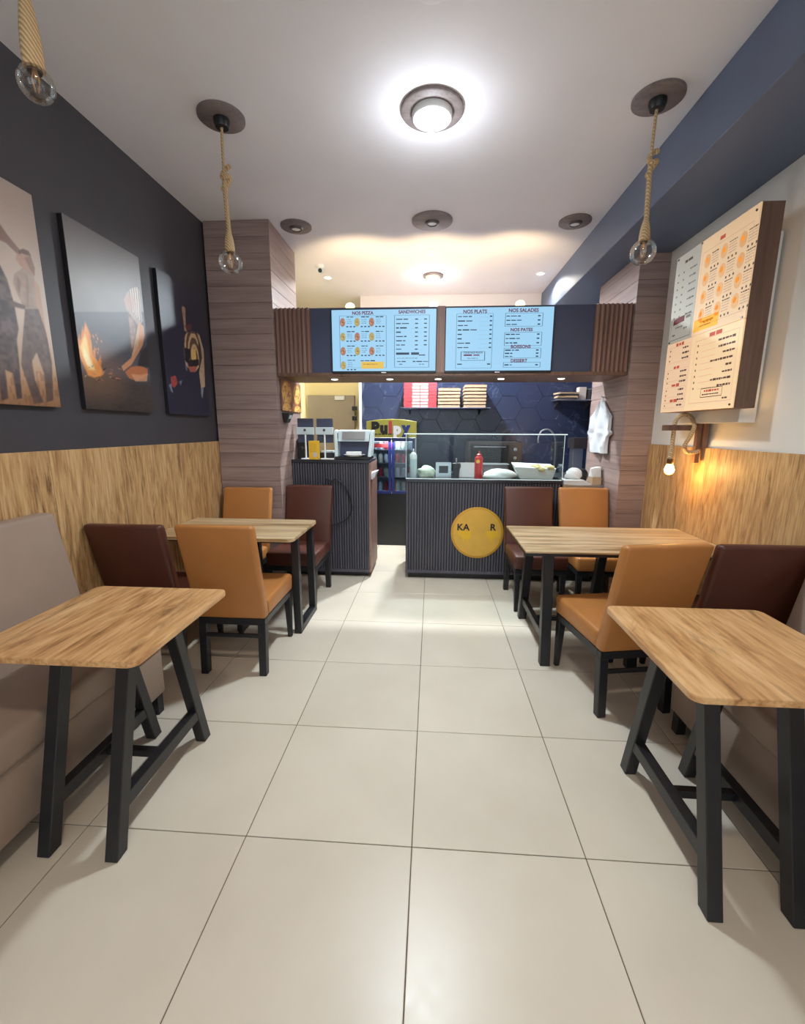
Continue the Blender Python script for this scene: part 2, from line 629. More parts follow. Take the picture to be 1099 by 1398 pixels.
# unseen glazed front, added to light the chair backs and near floor
wf = struct(MB().box(-1.95, -1.7, YF-0.1, YF, 0, ZC).box(1.7, 2.2, YF-0.1, YF, 0, ZC).box(-1.7, 1.7, YF-0.1, YF, 2.6, ZC).build('wall_front', 'white_wall'))
for k, (a, b) in enumerate(((-1.7, -0.6), (-0.6, 0.5), (0.5, 1.7))):
    wn = struct(MB().box(a, a+0.05, YF-0.08, YF-0.02, 0, 2.6).box(b-0.05, b, YF-0.08, YF-0.02, 0, 2.6).box(a+0.05, b-0.05, YF-0.08, YF-0.02, 2.55, 2.6).box(a+0.05, b-0.05, YF-0.08, YF-0.02, 0, 0.06).build('window_%d' % (k+1), 'black'))  # added glazing, never in view; only lets light in
    MB().box(a+0.05, b-0.05, YF-0.054, YF-0.046, 0.06, 2.55).build('pane', 'glass', wn)
pd_ = bpy.data.lights.new('added_front_portal', 'AREA')
pd_.shape = 'RECTANGLE'
pd_.size, pd_.size_y = 3.4, 2.6
pd_.cycles.is_portal = True
po_ = bpy.data.objects.new('added_front_portal', pd_)
COL.objects.link(po_)
po_.location = (0, YF-0.12, 1.3)
po_.rotation_euler = (PI/2, 0, 0)
# dropped beam along the right wall
struct(MB().box(1.36, XR+0.02, YF, YB+0.01, 2.785, ZC-0.0005).build('ceiling_beam', 'beam', bevel=0.004, seg=1))
# charcoal / white upper walls end on oak wainscot boards
for par, xa, xb, cuts in ((wl, XL-0.016, XL, (YF, -1.0, 0.747, YP)), (wr, XR, XR+0.016, (YF, -1.0, 0.70, YP))):
    for a, b in zip(cuts[:-1], cuts[1:]):
        MB().box(xa, xb, a+0.0015, b-0.0015, 0.0, 1.335).build('wainscot_panel', 'oak', par, bevel=0.002, seg=1)

# kitchen back wall of navy hexagon tiles; the doorway passage opens beside it
XD = -0.885
wb = struct(MB().box(XD, XK, YB+0.012, YB+0.1, 0, ZC).build('wall_back', 'hexgrout'))
MB().box(XD, XK, YB-0.001, YB+0.012, 2.30, ZC).build('upper_plaster', 'ceiling', wb)
MB().box(XD-0.03, XD, YB-0.008, YB+0.1, 0, 2.30).build('edge_trim', 'white_plastic', wb)
HR = 0.17
hexp = None
dx, dz = HR*1.5, HR*math.sqrt(3)
for c in range(0, 13):
    for r in range(0, 9):
        hx = XD + 0.13 + c*dx
        hz = 0.10 + r*dz + (dz/2 if c % 2 else 0)
        poly = []
        for k in range(6):
            a = PI/3*k
            poly.append((min(max(hx+(HR-0.0022)*math.cos(a), XD+0.001), XK-0.001), min(max(hz+(HR-0.0022)*math.sin(a), 0.002), 2.298)))
        clipped = any(abs(p[0]-XD-0.001) < 1e-6 or abs(p[0]-XK+0.001) < 1e-6 or abs(p[1]-0.002) < 1e-6 or abs(p[1]-2.298) < 1e-6 for p in poly)
        if max(p[1] for p in poly)-min(p[1] for p in poly) < 0.03 or max(p[0] for p in poly)-min(p[0] for p in poly) < 0.03:
            continue
        if clipped:
            cl = []
            for p in poly:
                if not cl or (abs(p[0]-cl[-1][0])+abs(p[1]-cl[-1][1])) > 1e-5:
                    cl.append(p)
            if abs(cl[0][0]-cl[-1][0])+abs(cl[0][1]-cl[-1][1]) < 1e-5:
                cl.pop()
            if len(cl) > 2:
                MB().prism([(p[0]-hx, p[1]-hz) for p in cl], (0, 0, 0), (1, 0, 0), (0, 0, 1), (0, 0.012, 0)).build('hexagon_tile', 'hex', wb, loc=(hx, YB, hz))
        elif hexp is None:
            hexp = MB().prism([(p[0]-hx, p[1]-hz) for p in poly], (0, 0, 0), (1, 0, 0), (0, 0, 1), (0, 0.012, 0)).build('hexagon_tile', 'hex', wb, bevel=0.0015, seg=1, loc=(hx, YB, hz))
        else:
            copy_mesh(hexp, wb, (hx, YB, hz))

# door in the passage
dr = struct(MB().box(-1.80, -1.10, 5.24, 5.295, 0.0, 1.93).build('door_1', 'door_grey', bevel=0.004, seg=1))
MB().box(-1.39, -1.24, 5.20, 5.24, 1.86, 1.92).build('door_closer', 'white_plastic', dr, bevel=0.006)
dh = MB().box(-1.17, -1.13, 5.225, 5.24, 1.0, 1.22).build('door_plate', 'steel_dark', dr)
MB().tube([(-1.15, 5.225, 1.12), (-1.15, 5.18, 1.12), (-1.27, 5.18, 1.12)], 0.01).build('door_handle', 'steel', dh, smooth=True)
for zz in (1.60, 1.74):
    MB().box(-1.135, -1.06, 5.205, 5.24, zz-0.03, zz+0.03).build('latch', 'black_plastic', dr, bevel=0.004)

# pillars clad in horizontal planks
for nm, x0, x1, y1 in (('wall_pillar_left', XL, -1.285, 3.15), ('wall_pillar_right', 1.625, XK, 3.30)):
    core = struct(MB().box(x0+0.01, x1-0.01 if x1 < 0 else x1-0.002, YP+0.01, y1-0.01, 0, (ZC if x1 < 0 else 2.785)-0.002).build(nm, 'walnut'))
    if x1 > 0:
        core.data.transform(Matrix.Translation((0, 0, 0)))
    hgt, z, pp = 0.1236, 0.0, None
    top = ZC if x1 < 0 else 2.785
    while z < top-0.01:
        h = min(hgt, top-z)
        if h < hgt-1e-6 or pp is None:
            o = MB().box(x0+0.001, x1-0.001, YP, y1, 0.0, h-0.0022).build('plank', 'plank', core, bevel=0.001, seg=1, loc=(0, 0, z))
            if h >= hgt-1e-6:
                pp = o
        else:
            copy_mesh(pp, core, (0, 0, z))
        z += hgt

# ------------------------------------------------------------------ bulkhead over the counter, with screens
ZB0, ZB1, YH = 1.885, 2.433, 2.52
bh = thing('bulkhead', 'slate bulkhead with fluted brown wood ends spanning between the two clad pillars', 'bulkhead', (0, 0, ZB0))
xa, xb = -1.283, 1.623


def zb(z):
    return z-ZB0


MB().box(xa, xb, YH+0.012, 3.02, zb(ZB0+0.03), zb(ZB1)).build('panel', 'dark_panel', bh)
MB().box(xa, xb, YH-0.012, 3.04, 0.0, zb(ZB0+0.03)).build('soffit', 'walnut', bh, bevel=0.002, seg=1)
sl = None
for (a, b, n) in ((xa, -0.985, 8), (1.335, xb, 8)):
    p = (b-a)/n
    MB().box(a, b, YH+0.004, YH+0.0119, zb(ZB0+0.03), zb(ZB1)).build('fluted_backing', 'walnut', bh)
    for k in range(n):
        cx = a+p*(k+0.5)
        if sl is None:
            hw = p*0.36
            sl = MB().prism([(-hw, 0.0), (-hw*0.55, -0.016), (hw*0.55, -0.016), (hw, 0.0)], (0, 0, 0), (1, 0, 0), (0, 1, 0), (0, 0, ZB1-ZB0-0.028)).build('slat', 'flute', bh, loc=(cx, YH+0.004, zb(ZB0+0.029)))
        else:
            copy_mesh(sl, bh, (cx, YH+0.004, zb(ZB0+0.029)))
MB().box(0.072, 0.140, YH-0.004, YH+0.012, zb(ZB0+0.03), zb(ZB1)).build('divider', 'flute', bh)
for px in (458, 533, 598, 682, 762):
    q = wall_hit(px, 518.5, 2, ZB0)
    pk = MB().lathe([(0.0, -0.004), (0.024, -0.004), (0.03, 0.0), (0.03, 0.004)], (0, 0, 0), 18).build('downlight', 'puck', bh, smooth=True, loc=(q[0], 2.74, -0.002))
    lamp('SPOT', 'downlight_light', (q[0], 2.74, -0.02), PUCK_W, (1.0, 0.96, 0.9), 0.02, bh, spot=2.0, blend=0.6)


def bars(mb, x, z, wd, hgt, mi, at):
    """a flat printed bar, centred line"""
    mb.add([at(x, z-hgt/2), at(x+wd, z-hgt/2), at(x+wd, z+hgt/2), at(x, z+hgt/2)], [(0, 1, 2, 3)], mi)


def frame(mb, x0, x1, z0, z1, t, mi, at):
    bars(mb, x0, z1, x1-x0, t, mi, at)
    bars(mb, x0, z0, x1-x0, t, mi, at)
    for x in (x0, x1):
        mb.add([at(x-t/2, z0), at(x+t/2, z0), at(x+t/2, z1), at(x-t/2, z1)], [(0, 1, 2, 3)], mi)


def disc(mb, x, z, rx, rz, mi, at, n=18):
    mb.add([at(x+rx*math.cos(2*PI*k/n), z+rz*math.sin(2*PI*k/n)) for k in range(n)], [tuple(range(n))], mi)


def scribble(mb, x, z, wd, hgt, mi, at, rnd):
    """a line of small print, too small to read: short strokes of word length"""
    e = x+wd
    while x < e-hgt:
        L = min(rnd.uniform(1.2, 3.2)*hgt, e-x)
        bars(mb, x, z, L, hgt*rnd.uniform(0.6, 1.0), mi, at)
        x += L+hgt*0.45


SCR = [emit('screen ink navy', (58, 92, 128), 0.42, (10, 10, 10)), emit('screen ink maroon', (142, 58, 100), 0.5, (10, 10, 10)),
       emit('screen pizza', (214, 150, 130), 0.62, (10, 10, 10)), emit('screen amber', (248, 206, 92), 0.85, (10, 10, 10)),
       emit('screen pale ink', (112, 158, 196), 0.6, (10, 10, 10)), emit('screen pizza gold', (216, 196, 130), 0.65, (10, 10, 10))]


def screen(x0, x1, z0, z1, label, painter):
    t = thing('menu_screen', label, 'screen', (x0, YH+0.012, z0))
    MB().box(-0.006, x1-x0+0.006, -0.030, 0, -0.02, z1-z0+0.006).build('bezel', 'black_plastic', t, bevel=0.003, seg=1)
    d = MB()
    d.add([(0, -0.031, 0), (x1-x0, -0.031, 0), (x1-x0, -0.031, z1-z0), (0, -0.031, z1-z0)], [(0, 1, 2, 3)])
    d.build('display', 'screen', t)
    mb = MB()
    W, H = x1-x0, z1-z0

    def at(u, v):
        return (u*W, -0.0318, v*H)
    painter(mb, at, W, H)
    mb.build('menu_print', SCR, t)
    MB().box(W/2-0.02, W/2+0.02, -0.033, -0.030, -0.016, -0.009).build('badge', 'white_plastic', t)
    return t


def TX(mb, s, at, u, v, W, H, h, mi, bold=0.0):
    text_mesh(mb, s, at(u, v), (1, 0, 0), (0, 0, 1), h, mi, bold=bold)


def paint_pizza(mb, at, W, H):
    r = random.Random(3)
    TX(mb, 'NOS PIZZA', at, .30, .945, W, H, .024, 1, .0012)
    TX(mb, 'SANDWICHES', at, .77, .955, W, H, .024, 1, .0012)
    frame(mb, .075, .525, .055, .905, .004, 4, at)
    frame(mb, .605, .935, .06, .905, .004, 0, at)
    for k in range(10):
        c, rr = k % 3, k//3
        u, v = .105+c*.14, .80-rr*.235
        disc(mb, u, v, .026, .07, 2 if (c+rr) % 2 == 0 else 5, at)
        for q in range(3):
            disc(mb, u-.008+.012*q, v+.02*(q-1), .006, .014, 1 if q == 1 else 3, at, 8)
        scribble(mb, u+.04, v+.085, .075, .016, 0, at, r)
        for q in range(3):
            scribble(mb, u+.042, v+.045-.03*q, .05, .009, 4, at, r)
            bars(mb, u+.035+q*.034, v-.07, .02, .018, 0, at)
    mb.add([at(.28, .04), at(.50, .04), at(.50, .155), at(.28, .155)], [(0, 1, 2, 3)], 3)
    scribble(mb, .275, .172, .14, .02, 0, at, r)
    scribble(mb, .30, .115, .14, .014, 1, at, r)
    for k in range(8):
        v = .84-k*.069
        scribble(mb, .62, v, (.14, .13, .11, .05, .10, .09, .085, .05)[k], .022, 0, at, r)
        bars(mb, .80, v, .028, .018, 0, at)
        if k < 7:
            bars(mb, .885, v, .028, .018, 0, at)
        for q in range(5):
            bars(mb, .765+q*.022, v-.012, .006, .004, 4, at)
    scribble(mb, .62, .285, .22, .042, 0, at, r)
    scribble(mb, .84, .26, .08, .02, 0, at, r)
    scribble(mb, .63, .21, .2, .012, 4, at, r)
    scribble(mb, .63, .155, .09, .018, 0, at, r)
    scribble(mb, .78, .155, .15, .018, 0, at, r)
    scribble(mb, .65, .11, .03, .018, 4, at, r)
    scribble(mb, .84, .11, .05, .018, 4, at, r)


def paint_plats(mb, at, W, H):
    r = random.Random(4)
    TX(mb, 'NOS PLATS', at, .27, .935, W, H, .026, 1, .0012)
    TX(mb, 'NOS SALADES', at, .72, .945, W, H, .026, 1, .0012)
    TX(mb, 'NOS PATES', at, .71, .645, W, H, .024, 1, .0012)
    TX(mb, 'BOISSONS', at, .71, .378, W, H, .024, 1, .0012)
    TX(mb, 'DESSERT', at, .70, .155, W, H, .024, 1, .0012)
    frame(mb, .10, .44, .04, .905, .004, 4, at)
    for k in range(8):
        v = .862-k*.07
        scribble(mb, .112, v, (.15, .14, .115, .185, .05, .04, .12, .12)[k], .022, 0, at, r)
        bars(mb, .41, v, .022, .02, 0, at)
        for q in range(6):
            bars(mb, .32+q*.014, v-.01, .005, .004, 4, at)
    frame(mb, .15, .375, .165, .305, .006, 0, at)
    TX(mb, 'TOUS NOS PLATS', at, .2625, .288, W, H, .0135, 0, .0005)
    scribble(mb, .175, .25, .175, .026, 1, at, r)
    scribble(mb, .21, .20, .1, .012, 4, at, r)
    scribble(mb, .115, .105, .045, .022, 0, at, r)
    bars(mb, .40, .105, .03, .02, 0, at)
    for (v0, v1, rows) in ((.70, .905, (.86, .795, .73)), (.395, .605, (.575, .51, .44)), (.20, .355, (.325, .275, .225)), (.05, .13, (.09,))):
        frame(mb, .555, .90, v0, v1, .004, 0, at)
        for q, v in enumerate(rows):
            scribble(mb, .565, v, (.13, .14, .11)[q] if v > .3 else .07, .02, 0, at, r)
            bars(mb, .855, v, .024, .02, 0, at)


screen(-0.798, 0.066, 1.925, 2.408, 'lit menu screen headed NOS PIZZA with rows of small round pizzas', paint_pizza)
screen(0.146, 1.005, 1.925, 2.413, 'lit menu screen headed NOS PLATS and NOS SALADES, text only', paint_plats)

# warm spots standing on top of the bulkhead
for px, lab in ((478, 'small warm spot lamp on the bulkhead above the pizza list'), (592, 'small warm spot lamp on the bulkhead above the screen divider'), (710, 'small warm spot lamp on the bulkhead above the salads list')):
    q = wall_hit(px, 419, 1, 2.62)
    t = thing('spot_lamp', lab, 'lamp', (q[0], 2.62, ZB1), 0, 'warm spots on the bulkhead')
    MB().lathe([(0.0, 0), (0.035, 0), (0.035, 0.008), (0.03, 0.012), (0.0, 0.012)], n=18).build('base', 'black_plastic', t, smooth=True)
    MB().lathe([(0.022, 0.012), (0.034, 0.02), (0.038, 0.034), (0.03, 0.05), (0.014, 0.058), (0.0, 0.06)], n=18).build('lens', 'warm_lamp', t, smooth=True)
    lamp('SPOT', 'spot_light', (0, 0.05, 0.08), WARM_W, (1.0, 0.74, 0.44), 0.03, t, spot=1.9, blend=0.8, rot=(math.radians(118), 0, 0))

# ------------------------------------------------------------------ ceiling lamps


def disc_lamp(x, y, r, label, lit=0.0, drum=0.10, group='round wooden ceiling lamps', tint=(1.0, 0.975, 0.95), soft=0.09, side=0.05, cone=168, blend=0.35):
    t = thing('ceiling_lamp', label, 'ceiling lamp', (x, y, ZC), 0, group)
    MB().lathe([(0, 0), (r, 0), (r, -0.014), (r-0.006, -0.018), (0, -0.018)], n=40).build('rose', 'walnut_disc', t, smooth=True)
    if lit:
        MB().lathe([(drum, -0.018), (drum, -0.040), (drum-0.006, -0.048), (drum-0.012, -0.048)], n=32).build('rim', 'white_plastic', t, smooth=True)
        MB().lathe([(0, -0.052), (drum*0.6, -0.050), (drum-0.012, -0.044), (drum-0.012, -0.03)], n=32).build('diffuser', 'lamp', t, smooth=True)
        lamp('SPOT', 'lamp_light', (0, 0, -0.07), lit, tint, soft, t, spot=math.radians(cone), blend=blend)
        lamp('POINT', 'lamp_side_light', (0, 0, -0.22), lit*side, (0.86, 0.93, 1.0), 0.05, t)
    else:
        MB().lathe([(0.058, -0.018), (0.052, -0.030), (0.04, -0.034), (0.034, -0.026)], n=28).build('rim', 'steel_dark', t, smooth=True)
        MB().lathe([(0, -0.029), (0.034, -0.027)], n=24).build('diffuser', 'white_plastic', t, smooth=True)
    return t


disc_lamp(0.02, 1.345, 0.162, 'lit white drum lamp on a wooden rose over the aisle tables', MAIN_W, 0.105, tint=(0.78, 0.92, 1.0), side=0.034, cone=140, blend=0.9)
disc_lamp(0.02, 2.575, 0.162, 'unlit round ceiling lamp between the aisle lamp and the menu screens')
disc_lamp(-1.10, 2.61, 0.125, 'unlit round ceiling lamp beside the clad pillar and security camera')
disc_lamp(1.16, 2.65, 0.125, 'unlit round ceiling lamp beside the dropped slate beam')
disc_lamp(0.03, 3.85, 0.11, 'lit white ceiling lamp over the kitchen behind the screens', KITCHEN_W, 0.085, tint=(0.84, 0.94, 1.0), soft=0.05, side=0.008)
disc_lamp(0.02, -1.15, 0.162, 'added unseen drum lamp lighting the chair backs and near floor', FRONT_FILL_W, 0.105, tint=(1.0, 0.87, 0.72))  # added lamp out of view, brightens chair backs and near floor
for x, y, lab in ((0.02, 0.70, 'small flush smoke detector in front of the lit aisle lamp'), (0.02, 3.23, 'small flush smoke detector above the menu screens')):
    t = thing('smoke_detector', lab, 'detector', (x, y, ZC), 0, 'smoke detectors')
    MB().lathe([(0, 0), (0.07, 0), (0.07, -0.006), (0.058, -0.012), (0.03, -0.014), (0, -0.014)], n=28).build('cover', 'ceiling', t, smooth=True)
    MB().lathe([(0.028, -0.014), (0.024, -0.019), (0, -0.02)], n=20).build('sensor', 'silver_plastic', t, smooth=True)
for x, lab in ((-1.13, 'small bright recessed spot near the security camera'), (1.18, 'small bright recessed spot near the slate beam end')):
    t = thing('ceiling_spot', lab, 'spot lamp', (x, 3.85, ZC), 0, 'recessed kitchen spots')
    MB().lathe([(0.034, 0), (0.052, 0), (0.050, -0.006), (0.036, -0.008), (0.034, -0.004)], n=24).build('ring', 'white_plastic', t, smooth=True)
    MB().lathe([(0, -0.006), (0.034, -0.005)], n=24).build('lens', 'spot_lamp', t, smooth=True)
    lamp('SPOT', 'spot_light', (0, 0, -0.02), SPOT_W, (1.0, 0.95, 0.86), 0.035, t, spot=math.radians(150), blend=0.4)
t = thing('security_camera', 'small white dome security camera on the kitchen ceiling', 'camera', (-1.124, 3.49, ZC))
MB().lathe([(0, 0), (0.045, 0), (0.045, -0.012), (0.034, -0.03), (0, -0.03)], n=20).build('mount', 'white_plastic', t, smooth=True)
MB().cyl((0, 0.03, -0.045), (0.01, -0.05, -0.065), 0.028, 0.028).build('housing', 'silver_plastic', t, smooth=True)
MB().cyl((0.01, -0.05, -0.065), (0.0108, -0.056, -0.0665), 0.02, 0.018).build('camera_lens', 'black_plastic', t, smooth=True)


def pendant(x, y, drop, label, r=0.064, long=1.0):
    """rope pendant; drop = ceiling to the lowest point of the bulb"""
    t = thing('pendant_lamp', label, 'pendant lamp', (x, y, ZC), 0, 'rope pendants with clear globe bulbs')
    MB().lathe([(0, 0), (0.122, 0), (0.122, -0.012), (0.118, -0.015), (0, -0.015)], n=40).build('rose', 'walnut_disc', t, smooth=True)
    MB().lathe([(0, -0.015), (0.042, -0.015), (0.042, -0.035), (0.034, -0.055), (0, -0.055)], n=24).build('canopy', 'black_plastic', t, smooth=True)
    zb_ = -drop
    zc = zb_+r
    zs = zc+r*0.92                         # where the socket meets the bulb
    zk = -0.28                             # knot
    n = 26
    pts = []
    for k in range(n+1):
        z = -0.05+(zs+0.07+0.05)*k/n
        sway = 0.006*math.sin(6.0*(z))
        pts.append((sway, 0, z))
    MB().tube(pts, [0.0075 if p[2] > zk else 0.0125 for p in pts], 10).build('rope', 'rope', t, smooth=True)
    kn = []
    for k in range(30):
        a = 2*PI*k/29*1.6
        kn.append((0.019*math.cos(a)+0.004, 0.016*math.sin(a), zk+0.04-0.10*k/29+0.016*math.sin(a*1.2)))
    MB().tube(kn, 0.0125, 8).build('knot', 'rope', t, smooth=True)
    MB().lathe([(0.012, 0.105*long), (0.018, 0.085*long), (0.024, 0.055*long), (0.027, 0.02*long), (0.026, 0.0), (0.020, -0.004)], (0, 0, zs-0.005), 18).build('rope_collar', 'rope', t, smooth=True)
    MB().lathe([(0.017, 0.0), (0.018, -0.02)], (0, 0, zs+0.006), 18).build('socket', 'brass', t, smooth=True)
    prof = []
    for k in range(19):
        a = PI*k/18
        rr, zz = r*math.sin(a), -r*math.cos(a)
        if zz > 0.75*r:
            rr = max(rr, 0.018)
        prof.append((rr if zz < 0 else max(rr, 0.016), zz))
    b = MB().lathe(prof, (0, 0, zc), 32).build('bulb', 'bulb_glass', t, smooth=True)
    fm = MB()
    for k in range(4):
        a = PI/2*k
        fm.tube([(0.006*math.cos(a), 0.006*math.sin(a), zc+0.75*r), (0.25*r*math.cos(a), 0.25*r*math.sin(a), zc+0.2*r), (0.12*r*math.cos(a), 0.12*r*math.sin(a), zc-0.4*r)], 0.0013, 5)
    fm.cyl((0, 0, zc+0.94*r), (0, 0, zc+0.3*r), 0.006, 0.003, 8)
    fm.build('filament', 'filament', b)
    return t


pendant(-1.108, 1.33, 0.783, 'rope pendant with wooden rose hanging over the four-seat table below the canvases')
pendant(1.152, 1.33, 0.776, 'rope pendant with wooden rose hanging beside the menu light box')
pendant(-1.112, 0.11, 0.713, 'rope pendant hanging over the small table at the taupe bench by the canvases', 0.046, 1.7)

# ------------------------------------------------------------------ pictures


def sdf(poly, X, Y):
    """signed distance (inside < 0) to a polygon, vectorised"""
    P = np.array(poly, float)
    d = np.full(X.shape, 1e9)
    ins = np.zeros(X.shape, bool)
    for a, b in zip(P, np.roll(P, -1, 0)):
        e = b-a
        L = max((e*e).sum(), 1e-12)
        tt = np.clip(((X-a[0])*e[0]+(Y-a[1])*e[1])/L, 0, 1)
        d = np.minimum(d, np.hypot(X-a[0]-tt*e[0], Y-a[1]-tt*e[1]))
        c = ((a[1] > Y) != (b[1] > Y)) & (X < (b[0]-a[0])*(Y-a[1])/(b[1]-a[1]+1e-12)+a[0])
        ins ^= c
    return np.where(ins, -d, d)


def vnoise(X, Y, s, seed=0):
    r = np.random.RandomState(seed)
    G = r.rand(64, 64)
    x, y = X*s % 63, Y*s % 63
    i, j = x.astype(int), y.astype(int)
    fx, fy = x-i, y-j
    fx, fy = fx*fx*(3-2*fx), fy*fy*(3-2*fy)
    return (G[i, j]*(1-fx)+G[i+1, j]*fx)*(1-fy)+(G[i, j+1]*(1-fx)+G[i+1, j+1]*fx)*fy


class Print:
    """a picture printed on a flat sheet, as colours on a fine grid; u to the right, v up, metres"""

    def __init__(s, W, H, nx, ny):
        s.W, s.H, s.nx, s.ny = W, H, nx, ny
        s.X, s.Y = np.meshgrid(np.linspace(0, W, nx), np.linspace(0, H, ny))
        s.C = np.zeros((ny, nx, 3))

    def blend(s, a, c):
        a = np.clip(a, 0, 1)[..., None]
        s.C = s.C*(1-a)+np.array(lin(c))*a

    def grad(s, stops):
        v = s.Y/s.H
        ks = [k for k, _ in stops]
        for ch in range(3):
            s.C[..., ch] = np.interp(v, ks, [lin(c)[ch] for _, c in stops])

    def poly(s, P, c, soft=0.004, a=1.0, tex=0.0, seed=1):
        m = np.clip(0.5-sdf(P, s.X, s.Y)/soft, 0, 1)*a
        if tex:
            m = m*(1-tex+tex*vnoise(s.X, s.Y, 60, seed))
        s.blend(m, c)

    def ell(s, x, y, rx, ry, c, soft=0.15, a=1.0):
        q = np.hypot((s.X-x)/rx, (s.Y-y)/ry)
        s.blend(np.clip((1-q)/soft+0.5, 0, 1)*a, c)

    def rings(s, P, cx, cy, period, c, squash=1.0, a=1.0):
        m = np.clip(0.5-sdf(P, s.X, s.Y)/0.004, 0, 1)
        d = np.hypot(s.X-cx, (s.Y-cy)*squash)+0.006*vnoise(s.X, s.Y, 50, 21)
        s.blend(m*a*np.clip(np.sin(d*2*PI/period)*1.6+0.1, 0, 1), c)

    def mesh(s, name, mat, parent, at):
        n, m = s.nx, s.ny
        vs = [at(x, y) for x, y in zip(s.X.ravel(), s.Y.ravel())]
        idx = np.arange(n*m).reshape(m, n)
        fs = np.stack([idx[:-1, :-1], idx[:-1, 1:], idx[1:, 1:], idx[1:, :-1]], -1).reshape(-1, 4).tolist()
        me = bpy.data.meshes.new(name)
        me.from_pydata(vs, [], fs)
        ca = me.color_attributes.new('print', 'FLOAT_COLOR', 'POINT')
        ca.data.foreach_set('color', np.concatenate([s.C.reshape(-1, 3), np.ones((n*m, 1))], 1).ravel())
        me.materials.append(M[mat])
        o = bpy.data.objects.new(name, me)
        COL.objects.link(o)
        o.parent = parent
        return o


CZ0, CZ1, CW, XC = 1.548, 2.502, 0.578, XL-0.016


def canvas(y0, label, paint, zoom):
    t = thing('canvas_picture', label, 'picture', (XC, y0, CZ0), 0, 'canvas pictures on the charcoal wall')
    MB().box(0, 0.028, 0, CW, 0, CZ1-CZ0).build('stretcher', 'black', t, bevel=0.002, seg=1)
    p = Print(CW, CZ1-CZ0, 120, 200)
    ox, oy, sc = zoom

    def tr(pts):
        """points traced on an enlarged crop of the photo, laid onto the canvas"""
        r = []
        for x, y in pts:
            q = wall_hit(ox+x/sc, oy+y/sc, 0, XC+0.029)
            r.append((q[1]-y0, q[2]-CZ0))
        return r
    paint(p, tr)
    p.mesh('print', 'print', t, lambda u, v: (0.0288, u, v))
    return t


def pic_beach(p, tr):
    p.grad([(0, (150, 108, 76)), (.12, (176, 136, 102)), (.24, (186, 158, 134)), (.4, (206, 186, 172)), (1, (182, 166, 156))])
    p.blend(0.25*vnoise(p.X, p.Y, 7, 3)*(p.Y > .2), (160, 140, 130))
    p.blend(0.5*(vnoise(p.X*3, p.Y, 30, 4) > .55)*(p.Y < .16), (120, 84, 60))
    p.poly(tr([(-330, 470), (-120, 420), (-20, 500), (40, 620), (80, 760), (105, 900), (95, 960), (110, 1100), (125, 1290), (95, 1295), (72, 1150), (30, 1130), (48, 1290), (8, 1305), (-10, 1140), (-150, 1120), (-160, 1300), (-210, 1300), (-215, 1100), (-330, 1080)]), (66, 52, 56), .006, 1, .2)
    p.poly([(.06, .48), (.05, .62), (.09, .74), (.12, .79), (.135, .76), (.18, .75), (.25, .66), (.27, .62), (.245, .60), (.20, .645), (.19, .60), (.22, .5), (.24, .42), (.06, .42)], (66, 52, 56), .006, 1, .2)
    p.poly(tr([(5, 860), (60, 850), (80, 930), (50, 900), (15, 925)]), (116, 98, 104), .005, .8)
    p.poly(tr([(-120, 250), (-60, 240), (0, 310), (40, 370), (110, 455), (150, 475), (95, 478), (30, 415), (0, 402), (-120, 330)]), (134, 104, 94), .004)
    p.poly(tr([(92, 478), (112, 456), (140, 455), (170, 488), (196, 560), (194, 606), (150, 576), (112, 545), (88, 508)]), (176, 136, 116), .004, 1, .25)
    p.poly(tr([(138, 500), (172, 490), (196, 560), (194, 606), (165, 560)]), (128, 94, 80), .004, .8)
    p.poly(tr([(80, 592), (130, 555), (190, 602), (216, 700), (216, 792), (140, 797), (95, 700), (72, 640)]), (158, 134, 120), .004, 1, .35)
    p.poly(tr([(100, 462), (128, 450), (160, 462), (176, 492), (150, 486), (124, 476), (104, 482)]), (92, 66, 56), .004, .9)
    p.poly(tr([(96, 600), (118, 640), (112, 700), (98, 690)]), (120, 98, 90), .006, .7)
    p.poly(tr([(150, 590), (164, 660), (160, 780), (150, 780), (146, 660)]), (126, 104, 94), .006, .6)
    p.poly(tr([(45, 735), (80, 745), (145, 770), (140, 792), (60, 772)]), (108, 86, 82), .004)
    p.poly(tr([(190, 618), (222, 662), (250, 850), (264, 960), (242, 972), (226, 880), (204, 760)]), (186, 150, 128), .004)
    p.poly(tr([(140, 788), (216, 788), (262, 930), (292, 1090), (300, 1300), (262, 1312), (247, 1150), (206, 1032), (180, 1080), (196, 1180), (244, 1312), (192, 1322), (118, 1100), (128, 950)]), (88, 70, 68), .005, 1, .2)


